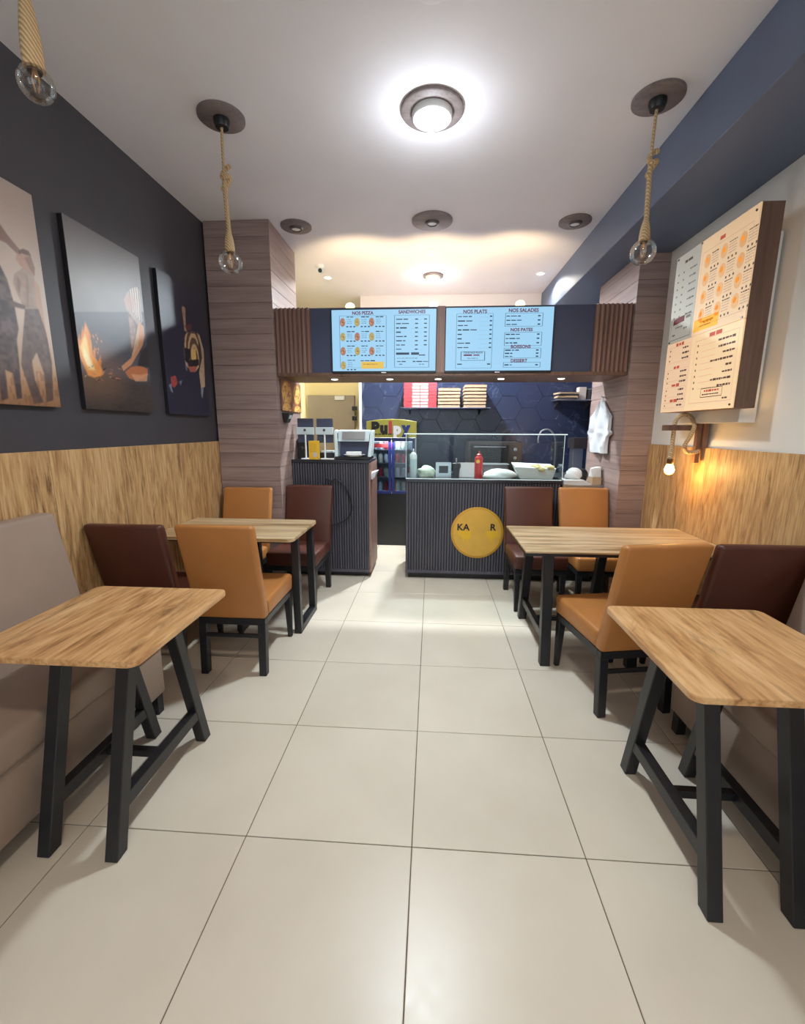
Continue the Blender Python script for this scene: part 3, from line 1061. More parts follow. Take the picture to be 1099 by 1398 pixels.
def pic_fire(p, tr):
    p.grad([(0, (44, 40, 42)), (.17, (58, 54, 54)), (.2, (66, 66, 74)), (.26, (100, 98, 104)), (.40, (124, 120, 122)), (.7, (136, 131, 131)), (1, (108, 105, 109))])  # upper grey is partly a reflection painted into the print
    p.blend(0.35*vnoise(p.X, p.Y, 9, 6)*(p.Y > .46), (108, 104, 106))
    p.blend(0.35*(vnoise(p.X, p.Y*3, 40, 8))*(p.Y < .2), (92, 80, 70))
    p.poly(tr([(60, 703), (700, 703), (700, 1110), (60, 1110)]), (80, 82, 93), .006)  # sea; its top edge follows the painted reflection
    p.blend(0.2*vnoise(p.X, p.Y*2, 30, 12)*(p.Y > .2)*(p.Y < .46), (96, 98, 108))
    p.ell(.10, .22, .22, .16, (150, 110, 80), .9, .35)
    p.poly(tr([(200, 768), (222, 830), (240, 900), (250, 985), (300, 1055), (322, 1110), (280, 1142), (220, 1122), (185, 1045), (150, 965), (136, 862), (158, 898), (172, 880), (188, 830)]), (236, 158, 84), .01)
    for q in ([(150, 900), (160, 850), (172, 930)], [(214, 800), (236, 860), (226, 920)], [(250, 985), (262, 930), (270, 1010)], [(170, 870), (182, 800), (196, 880)], [(280, 1040), (300, 990), (306, 1060)]):
        p.poly(tr(q), (232, 142, 70), .008, .9)
    p.poly(tr([(196, 850), (212, 890), (232, 1000), (268, 1090), (222, 1082), (188, 1000), (166, 935)]), (252, 214, 140), .012)
    p.poly(tr([(190, 930), (220, 1000), (244, 1070), (212, 1050), (188, 990)]), (255, 240, 196), .012)
    r = random.Random(2)
    for k in range(26):
        x, y = r.uniform(180, 420), r.uniform(1060, 1160)
        p.poly(tr([(x, y), (x+r.uniform(14, 40), y+r.uniform(-20, 20)), (x+8, y+9)]), r.choice([(176, 150, 140), (60, 46, 42), (30, 26, 28), (214, 132, 90)]), .003)
    for k in range(14):
        x, y = r.uniform(240, 300), r.uniform(850, 1040)
        p.poly(tr([(x, y), (x+9, y-6), (x+12, y+14)]), (222, 150, 100), .002, .8)
    p.poly(tr([(478, 690), (548, 740), (566, 830), (560, 960), (520, 1010), (498, 970), (488, 800)]), (116, 90, 84), .004, 1, .5)
    p.poly(tr([(484, 740), (510, 730), (530, 820), (520, 930), (505, 950), (496, 820)]), (196, 164, 150), .004, .7, .7)
    p.poly(tr([(455, 622), (472, 580), (500, 548), (535, 538), (556, 560), (568, 700), (578, 762), (560, 800), (540, 785), (505, 730), (472, 690)]), (178, 160, 152), .004, 1, .3)
    for k in range(9):
        a_ = k*9
        p.poly(tr([(486+a_*.8, 560-a_*.25), (492+a_*.8, 556-a_*.25), (516+a_*.72, 700+a_*.9), (508+a_*.72, 702+a_*.9)]), (228, 216, 206) if k % 2 else (134, 112, 106), .003, .75)
    p.poly(tr([(456, 625), (478, 590), (510, 590), (530, 640), (520, 690), (480, 685)]), (192, 142, 130), .008, .8, .4)
    p.poly(tr([(556, 770), (584, 800), (590, 860), (578, 922), (505, 1050), (452, 1092), (438, 1062), (500, 1008), (545, 930)]), (204, 148, 112), .004)
    p.poly(tr([(545, 800), (556, 775), (548, 930), (505, 1000), (520, 930)]), (236, 204, 170), .004, .7)
    p.poly(tr([(462, 1100), (500, 1066), (560, 1056), (610, 1078), (612, 1120), (545, 1158), (490, 1140)]), (186, 116, 78), .005)
    p.poly(tr([(500, 1110), (560, 1118), (610, 1108), (606, 1160), (530, 1160)]), (226, 168, 130), .005, .7)
    p.poly(tr([(565, 960), (640, 900), (650, 1070), (545, 1060)]), (52, 46, 50), .01)


def pic_warrior(p, tr):
    p.grad([(0, (36, 36, 58)), (.5, (40, 40, 62)), (1, (50, 50, 64))])
    p.blend(0.4*vnoise(p.X, p.Y, 8, 9), (46, 50, 72))
    p.poly(tr([(268, 330), (282, 325), (296, 340), (300, 480), (310, 520), (290, 510), (282, 440)]), (188, 150, 128), .004, 1, .4)
    p.poly(tr([(290, 470), (340, 460), (345, 500), (305, 510)]), (110, 60, 54), .004, .8)
    face = tr([(286, 560), (310, 525), (350, 512), (390, 530), (412, 600), (418, 690), (400, 790), (370, 830), (335, 820), (300, 770), (284, 680)])
    p.poly(face, (104, 76, 62), .006, 1, .3)
    q = tr([(372, 720)])[0]
    p.rings(face, q[0], q[1], .042, (206, 178, 136), .55, .9)
    p.poly(tr([(290, 640), (330, 650), (338, 700), (320, 760), (296, 750)]), (36, 30, 40), .006)
    p.poly(tr([(345, 650), (375, 650), (380, 720), (350, 745)]), (232, 196, 110), .006, .9)
    p.poly(tr([(312, 735), (400, 730), (402, 775), (330, 790)]), (40, 34, 44), .006)
    p.poly(tr([(318, 785), (385, 785), (375, 826), (335, 826)]), (172, 96, 84), .005)
    p.poly(tr([(388, 530), (404, 545), (436, 660), (448, 940), (416, 948), (402, 830), (420, 720)]), (206, 176, 142), .004, 1, .35)
    p.poly(tr([(392, 560), (412, 620), (424, 720), (408, 800), (400, 680)]), (60, 48, 46), .004)
    p.poly(tr([(416, 948), (436, 948), (428, 1030), (418, 1000)]), (150, 160, 180), .004, .8)
    for P in ([(185, 865), (222, 855), (240, 910), (215, 945), (190, 930)], ):
        p.poly(tr(P), (186, 74, 62), .005, 1, .5)
    for P in ([(170, 925), (190, 915), (196, 960), (205, 985), (190, 975)], [(250, 900), (272, 890), (262, 930)], [(292, 740), (300, 740), (312, 815), (302, 812)]):
        p.poly(tr(P), (134, 140, 170), .004, .8)


canvas(0.264, 'canvas picture of a person and a dark horse on a pale beach', pic_beach, (0, 230, 4.11))
canvas(1.008, 'canvas picture of a kneeling person in a feather headdress by a bonfire', pic_fire, (75, 280, 4.822))
canvas(1.763, 'dark canvas picture of a painted face with a feather', pic_warrior, (200, 360, 5.59))

# ------------------------------------------------------------------ menu light box on the right wall
XF = 1.65
LY0, LY1, LZ0, LZ1 = 1.222, 1.972, 1.566, 2.560
lb = thing('menu_light_box', 'backlit menu box with walnut sides on the white wall', 'light box', (XF, LY0, LZ0))
LW, LH = LY1-LY0, LZ1-LZ0
f_ = MB()
f_.box(0.008, 0.115, 0, 0.02, 0, LH).box(0.008, 0.115, LW-0.02, LW, 0, LH).box(0.008, 0.115, 0.02, LW-0.02, 0, 0.02).box(0.008, 0.115, 0.02, LW-0.02, LH-0.02, LH)
f_.build('frame', 'walnut', lb, bevel=0.001, seg=1)
MB().box(0.10, 0.19, 0.09, LW-0.07, -0.075, LH-0.10).build('mounting_box', 'white_wall', lb, bevel=0.002, seg=1)
MB().box(0.118, 0.126, 0.05, LW-0.05, 0.010, 0.022).build('led_strip', 'led', lb)
MB().box(0.118, 0.126, 0.035, 0.046, 0.02, 0.13).build('led_strip', 'led', lb)
LBM = [emit('box ink', (96, 72, 58), 0.12, (92, 72, 60), 0.75), emit('box red ink', (214, 90, 66), 0.30, (180, 80, 60), 0.75), emit('box maroon', (110, 40, 46), 0.1, (110, 40, 46), 0.75),
       emit('box amber', (250, 180, 40), 0.45, (214, 160, 50), 0.75), emit('box pizza', (246, 184, 116), 0.38, (206, 166, 122), 0.75), emit('box pale ink', (214, 176, 138), 0.36, (176, 156, 136), 0.75),
       plain('unlit ink', (120, 116, 112), 0.7)]
P_ = [((0.0, 0.455), (0.365, 1.0), emit('panel dim upper', (222, 214, 194), 0.10, (196, 192, 182), 0.75)), ((0.365, 0.455), (1.0, 1.0), emit('panel lit upper', (255, 206, 146), 0.40, (206, 186, 164), 0.75)),
      ((0.0, 0.0), (0.40, 0.455), emit('panel lit lower narrow', (255, 200, 146), 0.46, (206, 186, 164), 0.75)), ((0.40, 0.0), (1.0, 0.455), emit('panel lit lower wide', (255, 206, 138), 0.52, (206, 186, 164), 0.75))]


def la(u, v):
    """u runs from the far edge (by the pillar) to the near edge, v upwards"""
    return (-0.0008, LW*(1-u), LH*v)


panes = []
for (u0, v0), (u1, v1), m in P_:
    ya, yb = LW*(1-u1), LW*(1-u0)
    panes.append(MB().box(0, 0.008, ya+0.0008, yb-0.0008, LH*v0+0.0012, LH*v1-0.0012).build('menu_panel', m, lb, bevel=0.0008, seg=1))
rr = random.Random(11)
mb = MB()      # upper dim panel: unreadable list and a boxed note
scribble(mb, .14, .945, .13, .02, 0, la, rr)
for k in range(7):
    scribble(mb, .23, .885-k*.045, .10, .011, 6, la, rr)
    bars(mb, .13, .885-k*.045, .02, .010, 6, la)
    bars(mb, .05, .885-k*.045, .02, .010, 6, la)
frame(mb, .03, .335, .475, .61, .003, 0, la)
mb.add([la(.06, .57), la(.23, .575), la(.23, .612), la(.06, .605)], [(0, 1, 2, 3)], 2)
scribble(mb, .25, .595, .07, .022, 6, la, rr)
scribble(mb, .10, .548, .11, .012, 6, la, rr)
scribble(mb, .23, .53, .05, .016, 6, la, rr)
scribble(mb, .06, .505, .06, .016, 6, la, rr)
mb.build('list_print', LBM, panes[0])
mb = MB()      # upper lit panel: pizzas
scribble(mb, .60, .948, .09, .026, 1, la, rr)
frame(mb, .395, .96, .50, .925, .0025, 5, la)
for c in range(3):
    for r_ in range(4):
        u, v = .47+c*.2, .865-r_*.10
        disc(mb, u, v, .04, .038, 4, la)
        disc(mb, u-.008, v+.006, .018, .016, 3, la, 10)
        for q in range(5):
            scribble(mb, u+.05, v+.03-q*.014, .085, .007, 0 if q == 0 else 5, la, rr)
        for q in range(3):
            bars(mb, u+.05+q*.04, v-.05, .015, .012, 0, la)
mb.add([la(.385, .475), la(.70, .475), la(.70, .545), la(.385, .545)], [(0, 1, 2, 3)], 3)
scribble(mb, .47, .522, .18, .012, 1, la, rr)
scribble(mb, .47, .500, .14, .010, 1, la, rr)
mb.build('list_print', LBM, panes[1])
mb = MB()
for (v1, rows, v0) in ((.435, 3, .325), (.29, 3, .205), (.175, 3, .10), (.075, 1, .03)):
    scribble(mb, .15, v1, .12, .022, 1, la, rr)
    frame(mb, .04, .375, v0, v1-.012, .002, 5, la)
    for q in range(rows):
        scribble(mb, .26, v1-.03-.032*q, .10, .013, 0, la, rr)
        bars(mb, .06, v1-.03-.032*q, .015, .010, 0, la)
mb.build('list_print', LBM, panes[2])
mb = MB()
scribble(mb, .62, .43, .16, .024, 1, la, rr)
frame(mb, .45, .965, .045, .415, .0025, 5, la)
for q in range(8):
    v = .385-q*.036
    wd = (.20, .19, .13, .27, .08, .11, .24, .15)[q]
    scribble(mb, .94-wd, v, wd, .013, 0, la, rr)
    bars(mb, .48, v, .014, .012, 0, la)
    scribble(mb, .54, v-.004, .18, .003, 5, la, rr)
frame(mb, .60, .86, .075, .125, .004, 0, la)
scribble(mb, .64, .11, .18, .014, 1, la, rr)
scribble(mb, .62, .09, .2, .009, 0, la, rr)
scribble(mb, .87, .06, .06, .013, 0, la, rr)
mb.build('list_print', LBM, panes[3])
for u, v in ((.03, .985), (.97, .97), (.03, .465), (.97, .465), (.97, .02), (.37, .99)):
    q = la(u, v)
    MB().cyl((q[0]-0.004, q[1], q[2]), (q[0], q[1], q[2]), 0.006, n=10).build('screw', 'steel_dark', lb, smooth=True)

# wooden wall lamp with rope and glowing bulb
sy = 1.755
sc_ = thing('wall_lamp', 'walnut bracket wall lamp with looped rope and glowing amber bulb', 'wall lamp', (XR, sy, 1.235))
MB().box(-0.030, 0.0, -0.05, 0.03, 0.10, 0.33).build('backboard', 'walnut', sc_, bevel=0.002, seg=1)
MB().box(-0.060, -0.030, -0.03, 0.005, 0.0, 0.27).build('front_board', 'walnut', sc_, bevel=0.002, seg=1)
MB().box(-0.272, -0.060, -0.030, 0.006, 0.210, 0.246).build('arm', 'walnut', sc_, bevel=0.002, seg=1)


def spline(pts, n=8):
    P = [Vector(p) for p in pts]
    out = []
    for i in range(len(P)-1):
        a, b, c, d = P[max(i-1, 0)], P[i], P[i+1], P[min(i+2, len(P)-1)]
        for k in range(n):
            t_ = k/n
            out.append(0.5*((2*b)+(c-a)*t_+(2*a-5*b+4*c-d)*t_*t_+(3*b-a-3*c+d)*t_**3))
    out.append(P[-1])
    return out


MB().tube(spline([(-0.203, -0.013, 0.075), (-0.203, -0.013, 0.16), (-0.203, -0.013, 0.252), (-0.185, -0.013, 0.295), (-0.145, -0.013, 0.315), (-0.105, -0.014, 0.295), (-0.095, -0.045, 0.24), (-0.115, -0.045, 0.17), (-0.140, -0.044, 0.115), (-0.125, -0.043, 0.075), (-0.075, -0.043, 0.070), (-0.045, -0.040, 0.08)]), 0.0125, 10).build('rope', 'rope', sc_, smooth=True)
MB().lathe([(0.011, 0.10), (0.016, 0.06), (0.022, 0.02), (0.022, -0.005)], (-0.203, -0.013, 0.03), 16).build('rope_collar', 'rope', sc_, smooth=True)
MB().lathe([(0.02, 0.025), (0.02, -0.02), (0.015, -0.026)], (-0.203, -0.013, 0.015), 16).build('socket', 'brass', sc_, smooth=True)
MB().lathe([(0.0, -0.062), (0.016, -0.058), (0.028, -0.044), (0.031, -0.028), (0.026, -0.008), (0.016, 0.012)], (-0.203, -0.013, -0.02), 20).build('bulb', 'glow', sc_, smooth=True)
lamp('POINT', 'wall_lamp_light', (-0.15, -0.013, -0.05), SCONCE_W, (1.0, 0.55, 0.16), 0.03, sc_)

# ------------------------------------------------------------------ furniture


def rounded(w_, d_, r, n=6):
    P = []
    for cx, cy, a0 in ((w_/2-r, d_/2-r, 0), (-w_/2+r, d_/2-r, 90), (-w_/2+r, -d_/2+r, 180), (w_/2-r, -d_/2+r, 270)):
        for k in range(n+1):
            a = math.radians(a0+90*k/n)
            P.append((cx+r*math.cos(a), cy+r*math.sin(a)))
    return P


TH = 0.742


def table_small(cx, cy, fy0, fy1, label, lx=0.0):
    t = thing('small_table', label, 'table', (cx, cy, 0), 0, 'small two-seat tables')
    w_, d_ = 0.602, 0.622
    MB().prism(rounded(w_, d_, 0.034), (0, 0, TH-0.022), (1, 0, 0), (0, 1, 0), (0, 0, 0.022)).build('tabletop', 'oak_y', t, bevel=0.003, seg=2)
    MB().box(-0.17, 0.17, -0.20, 0.20, TH-0.045, TH-0.0225).build('underframe', 'black', t)
    for sx in (lx-0.122, lx+0.122):
        ends = []
        for foot, top in ((fy0-cy, -0.115), (fy1-cy, 0.115)):
            MB().bar((sx, foot, 0), (sx, top, TH-0.03), 0.047, 0.052).build('leg', 'black', t, bevel=0.003, seg=1)
            k = 0.165/(TH-0.03)
            ends.append(foot+(top-foot)*k)
        MB().bar((sx, ends[0], 0.165), (sx, ends[1], 0.165), 0.040, 0.05).build('stretcher', 'black', t, bevel=0.002, seg=1)
    MB().bar((lx-0.122, (fy0+fy1)/2-cy, 0.165), (lx+0.122, (fy0+fy1)/2-cy, 0.165), 0.03, 0.03).build('cross_stretcher', 'black', t, bevel=0.002, seg=1)
    return t


table_small(-1.152, 0.19, -0.105, 0.478, 'small oak-topped table at the taupe bench under the beach canvas', 0.016)
table_small(1.066, 0.135, -0.152, 0.418, 'small oak-topped table at the taupe bench on the white wall side', -0.026)

# four-seat tables against the walls
t = thing('dining_table', 'four-seat oak table on square loop legs below the canvas pictures', 'table', (0, 0, 0), 0, 'four-seat tables')
P2 = [(-1.826, 1.40), (-0.885, 1.40), (-0.858, 1.408), (-0.845, 1.435), (-0.845, 1.975), (-0.855, 2.005), (-0.885, 2.015), (-1.826, 2.015)]
MB().prism(P2, (0, 0, TH-0.024), (1, 0, 0), (0, 1, 0), (0, 0, 0.024)).build('tabletop', 'oak_x', t, bevel=0.003, seg=2)
MB().box(-1.80, -0.91, 1.46, 1.95, TH-0.046, TH-0.0245).build('underframe', 'black', t)
for lx in (-0.888, -1.312):
    MB().bar((lx, 1.585, 0.0), (lx, 1.578, TH-0.03), 0.05, 0.05).build('leg', 'black', t, bevel=0.003, seg=1)
    MB().bar((lx, 1.965, 0.0), (lx, 1.945, TH-0.03), 0.05, 0.05).build('leg', 'black', t, bevel=0.003, seg=1)
    MB().box(lx-0.025, lx+0.025, 1.608, 1.942, 0.0, 0.05).build('floor_rail', 'black', t, bevel=0.003, seg=1)
t = thing('dining_table', 'four-seat oak table on splayed legs under the menu light box wall', 'table', (0, 0, 0), 0, 'four-seat tables')
MB().prism([(0.612, 1.236), (1.836, 1.236), (1.836, 1.93), (0.612, 1.93)], (0, 0, TH-0.012), (1, 0, 0), (0, 1, 0), (0, 0, 0.012)).build('tabletop', 'oak_x', t, bevel=0.002, seg=1)
MB().prism([(0.614, 1.238), (1.834, 1.238), (1.834, 1.928), (0.614, 1.928)], (0, 0, TH-0.03), (1, 0, 0), (0, 1, 0), (0, 0, 0.018)).build('top_rim', 'black', t)
for lx in (0.772, 1.295):
    for fy, ty in ((1.272, 1.345), (1.958, 1.82)):
        MB().bar((lx, fy, 0), (lx, ty, TH-0.03), 0.06, 0.055).build('leg', 'black', t, bevel=0.003, seg=1)
    MB().bar((lx, 1.29, 0.165), (lx, 1.925, 0.165), 0.034, 0.05).build('stretcher', 'black', t, bevel=0.002, seg=1)
MB().bar((0.772, 1.60, 0.165), (1.295, 1.60, 0.165), 0.03, 0.03).build('cross_stretcher', 'black', t, bevel=0.002, seg=1)

CH_W = 0.425


def make_chair(mat):
    t = thing('dining_chair', 'x', 'chair')
    a = CH_W/2
    b_ = MB()
    v = []
    for z, yr, yf, ww in ((0.352, -0.245, -0.175, a-0.004), (0.938, -0.385, -0.325, a+0.004)):
        v += [(-ww, yr, z), (ww, yr, z), (ww, yf, z), (-ww, yf, z)]
    b_.hexa(v)
    b_.build('backrest', mat, t, bevel=0.02, seg=3, smooth=50)
    s_ = MB()
    s_.hexa([(-a+0.004, -0.19, 0.352), (a-0.004, -0.19, 0.352), (a-0.004, 0.262, 0.352), (-a+0.004, 0.262, 0.352),
             (-a+0.004, -0.20, 0.452), (a-0.004, -0.20, 0.452), (a-0.004, 0.268, 0.466), (-a+0.004, 0.268, 0.466)])
    s_.build('seat', mat, t, bevel=0.022, seg=3, smooth=50)
    fr = MB().box(-a+0.012, a-0.012, -0.238, -0.205, 0.312, 0.353).box(-a+0.012, a-0.012, 0.22, 0.252, 0.312, 0.353)
    fr.box(-a+0.012, -a+0.042, -0.205, 0.22, 0.312, 0.353).box(a-0.042, a-0.012, -0.205, 0.22, 0.312, 0.353)
    fr.build('seat_frame', 'black', t, bevel=0.002, seg=1)
    for sx in (-1, 1):
        x = sx*(a-0.034)
        MB().hexa([(x-0.022, -0.262, 0), (x+0.022, -0.262, 0), (x+0.022, -0.218, 0), (x-0.022, -0.218, 0),
                   (x-0.023, -0.24, 0.314), (x+0.023, -0.24, 0.314), (x+0.023, -0.19, 0.314), (x-0.023, -0.19, 0.314)]).build('leg', 'black', t, bevel=0.003, seg=1)
        MB().hexa([(x-0.014, 0.238, 0), (x+0.014, 0.238, 0), (x+0.014, 0.264, 0), (x-0.014, 0.264, 0),
                   (x-0.022, 0.208, 0.314), (x+0.022, 0.208, 0.314), (x+0.022, 0.254, 0.314), (x-0.022, 0.254, 0.314)]).build('leg', 'black', t, bevel=0.003, seg=1)
    MB().box(-a+0.05, a-0.05, -0.245, -0.225, 0.235, 0.255).build('stretcher', 'black', t, bevel=0.002, seg=1)
    return t


protoc = {}
CHAIRS = [
    ('tan', -1.110, 1.27, 0, 'tan leather chair with its back to the small table by the beach canvas'),
    ('brown', -1.606, 1.25, 0.5, 'dark brown leather chair against the oak wainscot under the bonfire canvas'),
    ('tan', -1.560, 2.065, 180, 'tan leather chair in front of the clad pillar below the painted face canvas'),
    ('brown', -1.068, 2.27, 180, 'dark brown leather chair in front of the till counter'),
    ('tan', 1.066, 1.052, 10, 'tan leather chair turned askew beside the small table on the light box side'),
    ('brown', 1.574, 1.08, 0, 'dark brown leather chair against the wainscot below the menu light box'),
    ('brown', 0.925, 2.33, 180, 'dark brown leather chair in front of the round amber counter sign'),
    ('tan', 1.405, 2.32, 180, 'tan leather chair in front of the shelf with white paper bags'),
]
for mat, x, y, rz, lab in CHAIRS:
    if mat not in protoc:
        c = protoc[mat] = make_chair(mat)
    else:
        c = copy_tree(protoc[mat])
    c.location = (x, y, 0)
    c.rotation_euler = (0, 0, math.radians(rz))
    c['label'] = lab
    c['group'] = 'leather dining chairs'


def bench(side, label):
    s = side
    t = thing('bench', label, 'bench', (0, 0, 0), 0, 'taupe wall benches')
    y0, y1 = -0.82, (0.70 if s < 0 else 0.74)
    xw = XL if s < 0 else XR
    xf = -1.302 if s < 0 else 1.225          # front of the seat
    k = -s                                    # towards the aisle

    def bx(xa_, xb_, ya, yb, za, zb2):
        return MB().box(min(xa_, xb_), max(xa_, xb_), ya, yb, za, zb2)
    bx(xw+k*0.004, xf-k*0.02, y0, y1-0.012, 0.10, 0.345).build('base', 'taupe', t, bevel=0.008, seg=2, smooth=50)
    bx(xw+k*0.10, xf, y0, y1, 0.346, 0.475).build('seat', 'taupe', t, bevel=0.028, seg=3, smooth=50)
    v = []
    for z, xa_, xb_ in ((0.44, xw+k*0.004, xw+k*0.205), (1.05, xw+k*0.004, xw+k*0.085)):
        v += [(xa_, y0, z), (xb_, y0, z), (xb_, y1-0.06, z), (xa_, y1-0.06, z)]
    MB().hexa(v).build('backrest', 'taupe', t, bevel=0.018, seg=3, smooth=50)
    for yy in (y0+0.05, y1-0.055):
        for xx in (xf-k*0.045, xw+k*0.08):
            MB().box(xx-0.022, xx+0.022, yy-0.022, yy+0.022, 0, 0.101).build('foot', 'black', t, bevel=0.002, seg=1)


bench(-1, 'taupe leather bench against the oak wainscot under the beach canvas')
bench(1, 'taupe leather bench against the oak wainscot of the white wall')

# ------------------------------------------------------------------ counters
YC = 2.80


def fluted_counter(name, label, x0, x1, y1, z1, kick, nslat):
    t = thing(name, label, 'counter', (x0, YC, 0))
    W, D = x1-x0, y1-YC
    MB().box(0, W, 0.014, D, kick, z1-0.03).build('carcass', 'black', t)
    MB().box(0.02, W-0.02, 0.05, D-0.02, 0.0, kick).build('plinth', 'black_plastic', t)
    MB().box(-0.002, W+0.012, -0.012, D+0.01, z1-0.03, z1).build('worktop', 'dark_top', t, bevel=0.003, seg=1)
    p, s0 = W/nslat, None
    for k in range(nslat):
        if s0 is None:
            hw = p*0.33
            s0 = MB().prism([(-hw, 0.0), (-hw*0.8, -0.0135), (hw*0.8, -0.0135), (hw, 0.0)], (0, 0, 0), (1, 0, 0), (0, 1, 0), (0, 0, z1-0.032-kick-0.03)).build('slat', 'dark_slat', t, loc=(p*(k+0.5), 0.0139, kick+0.03))
        else:
            copy_mesh(s0, t, (p*(k+0.5), 0.0139, kick+0.03))
    MB().box(0, W, 0.0, 0.0138, kick, kick+0.028).build('bottom_rail', 'dark_slat', t)
    return t


c1 = fluted_counter('till_counter', 'dark fluted till counter beside the pillar, holding the till and yellow box', -1.283, -0.548, 3.25, 1.158, 0.05, 30)
MB().box(0.735, 0.752, 0.0, 0.5, 0.05, 1.126).build('side_panel', 'flute', c1)
c2 = fluted_counter('serving_counter', 'dark fluted serving counter with a glass sneeze guard', -0.192, 1.245, 3.42, 0.985, 0.06, 54)
# round amber sign on the counter front
sg = thing('counter_sign', 'round amber sign with black letters on the fluted serving counter', 'sign', (0.493, YC, 0.475))
MB().lathe([(0, 0), (0.25, 0), (0.25, -0.006), (0.235, -0.010), (0.0, -0.010)], n=48).build('rim', 'gold', sg, smooth=True, rot=(-PI/2, 0, 0))
o_ = MB().lathe([(0, 0.0), (0.228, 0.0), (0.228, 0.003), (0, 0.003)], n=48).build('face', 'sticker', sg, smooth=True, loc=(0, -0.0105, 0))
o_.rotation_euler = (PI/2, 0, 0)
mb = MB()
pts = [(-0.19, 0.02), (-0.06, 0.02), (-0.06, -0.05), (-0.085, -0.055), (-0.09, -0.12), (-0.10, -0.06), (-0.12, -0.055), (-0.13, -0.10), (-0.14, -0.05), (-0.18, -0.02)]
mb.prism(pts, (0, -0.0145, 0), (1, 0, 0), (0, 0, 1), (0, 0.001, 0))
mb.prism([(0.08, 0.02), (0.20, 0.02), (0.19, -0.03), (0.14, -0.05), (0.135, -0.10), (0.12, -0.05), (0.09, -0.03)], (0, -0.0145, 0), (1, 0, 0), (0, 0, 1), (0, 0.001, 0))
mb.build('yellow_drips', 'yellow', sg)
mb = MB()
text_mesh(mb, 'KA', (-0.135, -0.0155, 0.052), (1, 0, 0), (0, 0, 1), 0.062, bold=0.002)
text_mesh(mb, 'R', (0.145, -0.0155, 0.056), (1, 0, 0), (0, 0, 1), 0.062, bold=0.002)
mb.build('lettering', 'ink', sg)

# glass sneeze guard on the serving counter
sgd = thing('display_glass', 'clear glass sneeze guard with bright edges on the serving counter', 'glass case', (-0.19, YC+0.004, 0.9855))
GW, GH, GD = 1.44, 0.415, 0.42
MB().box(0, GW, 0, 0.006, 0, GH).build('front_pane', 'glass', sgd)
MB().box(0, 0.006, 0.007, GD, 0, GH).build('side_pane', 'glass', sgd)
MB().box(GW-0.006, GW, 0.007, GD, 0, GH).build('side_pane', 'glass', sgd)
MB().box(-0.02, GW+0.02, -0.01, GD, GH+0.0005, GH+0.0075).build('top_pane', 'glass', sgd)
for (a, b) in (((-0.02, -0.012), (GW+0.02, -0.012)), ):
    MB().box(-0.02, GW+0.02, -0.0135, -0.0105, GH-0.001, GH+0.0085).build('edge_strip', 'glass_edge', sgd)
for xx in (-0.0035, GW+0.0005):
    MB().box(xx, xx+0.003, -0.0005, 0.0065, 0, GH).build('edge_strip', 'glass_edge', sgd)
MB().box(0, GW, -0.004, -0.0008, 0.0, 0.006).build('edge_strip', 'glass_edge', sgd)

# side shelf by the right pillar
ss = thing('side_shelf', 'low dark side counter with a steel top beside the right clad pillar', 'counter', (1.262, YC, 0))
MB().box(0.0, 0.36, 0.03, 0.55, 0.06, 0.92).build('carcass', 'black', ss)
MB().box(0.0, 0.362, 0.0, 0.555, 0.92, 0.945).build('worktop', 'steel', ss, bevel=0.002, seg=1)
MB().box(0.02, 0.34, 0.05, 0.53, 0.0, 0.06).build('plinth', 'black_plastic', ss)

# ------------------------------------------------------------------ things on the till counter
ZT = 1.1585


def display_stand(x, y, label):
    t = thing('display_stand', label, 'display stand', (x, y, ZT), 0, 'display stands on the till counter')
    MB().lathe([(0, 0), (0.05, 0), (0.048, 0.006), (0, 0.006)], n=20).build('base', 'white_plastic', t, smooth=True)
    MB().cyl((0, 0, 0.005), (0, 0, 0.30), 0.0085, n=12).build('pole', 'white_plastic', t, smooth=True)
    MB().box(-0.078, 0.078, 0.010, 0.022, 0.155, 0.385).build('panel', 'dark_panel', t, bevel=0.003, seg=1)
    MB().box(-0.085, 0.085, -0.012, 0.0095, 0.232, 0.302).build('back_plate', 'silver_plastic', t, bevel=0.004)
    MB().cyl((0, -0.02, 0.275), (0, -0.0125, 0.275), 0.012, n=14).build('swivel', 'steel_dark', t, smooth=True)
    return t


display_stand(-1.172, 2.90, 'dark price display on a white pole beside the clad pillar')
display_stand(-0.984, 2.90, 'dark price display on a white pole between the yellow box and the till')
o = thing('card_box', 'yellow printed box standing on the till counter', 'box', (-1.071, 2.83, ZT))
MB().box(-0.048, 0.048, -0.02, 0.02, 0, 0.175).build('carton', 'yellow', o, bevel=0.002, seg=1)
mb = MB()
rq = random.Random(9)
for k in range(5):
    scribble(mb, -0.036, 0.145-k*0.018, 0.06, 0.008, 0, lambda u, v: (u, -0.0206, v), rq)
disc(mb, 0.012, 0.045, 0.022, 0.025, 1, lambda u, v: (u, -0.0206, v))
mb.build('carton_print', ['gold', 'card_white'], o)
o = thing('black_case', 'black equipment case on the till counter against the pillar side', 'case', (-1.222, 3.00, ZT))
MB().box(-0.054, 0.055, -0.03, 0.10, 0, 0.19).build('housing', 'black_plastic', o, bevel=0.004)
MB().lathe([(0, 0), (0.018, 0), (0.014, 0.012), (0, 0.014)], n=16).build('knob', 'steel_dark', o, smooth=True, loc=(0.0, -0.030, 0.10), rot=(PI/2, 0, 0))
o = thing('card_terminal', 'small black payment terminal lying beside the yellow box', 'terminal', (-1.11, 3.05, ZT))
MB().hexa([(-0.05, -0.07, 0), (0.05, -0.07, 0), (0.05, 0.07, 0), (-0.05, 0.07, 0), (-0.045, -0.06, 0.03), (0.045, -0.06, 0.03), (0.045, 0.06, 0.06), (-0.045, 0.06, 0.06)]).build('housing', 'black_plastic', o, bevel=0.004)
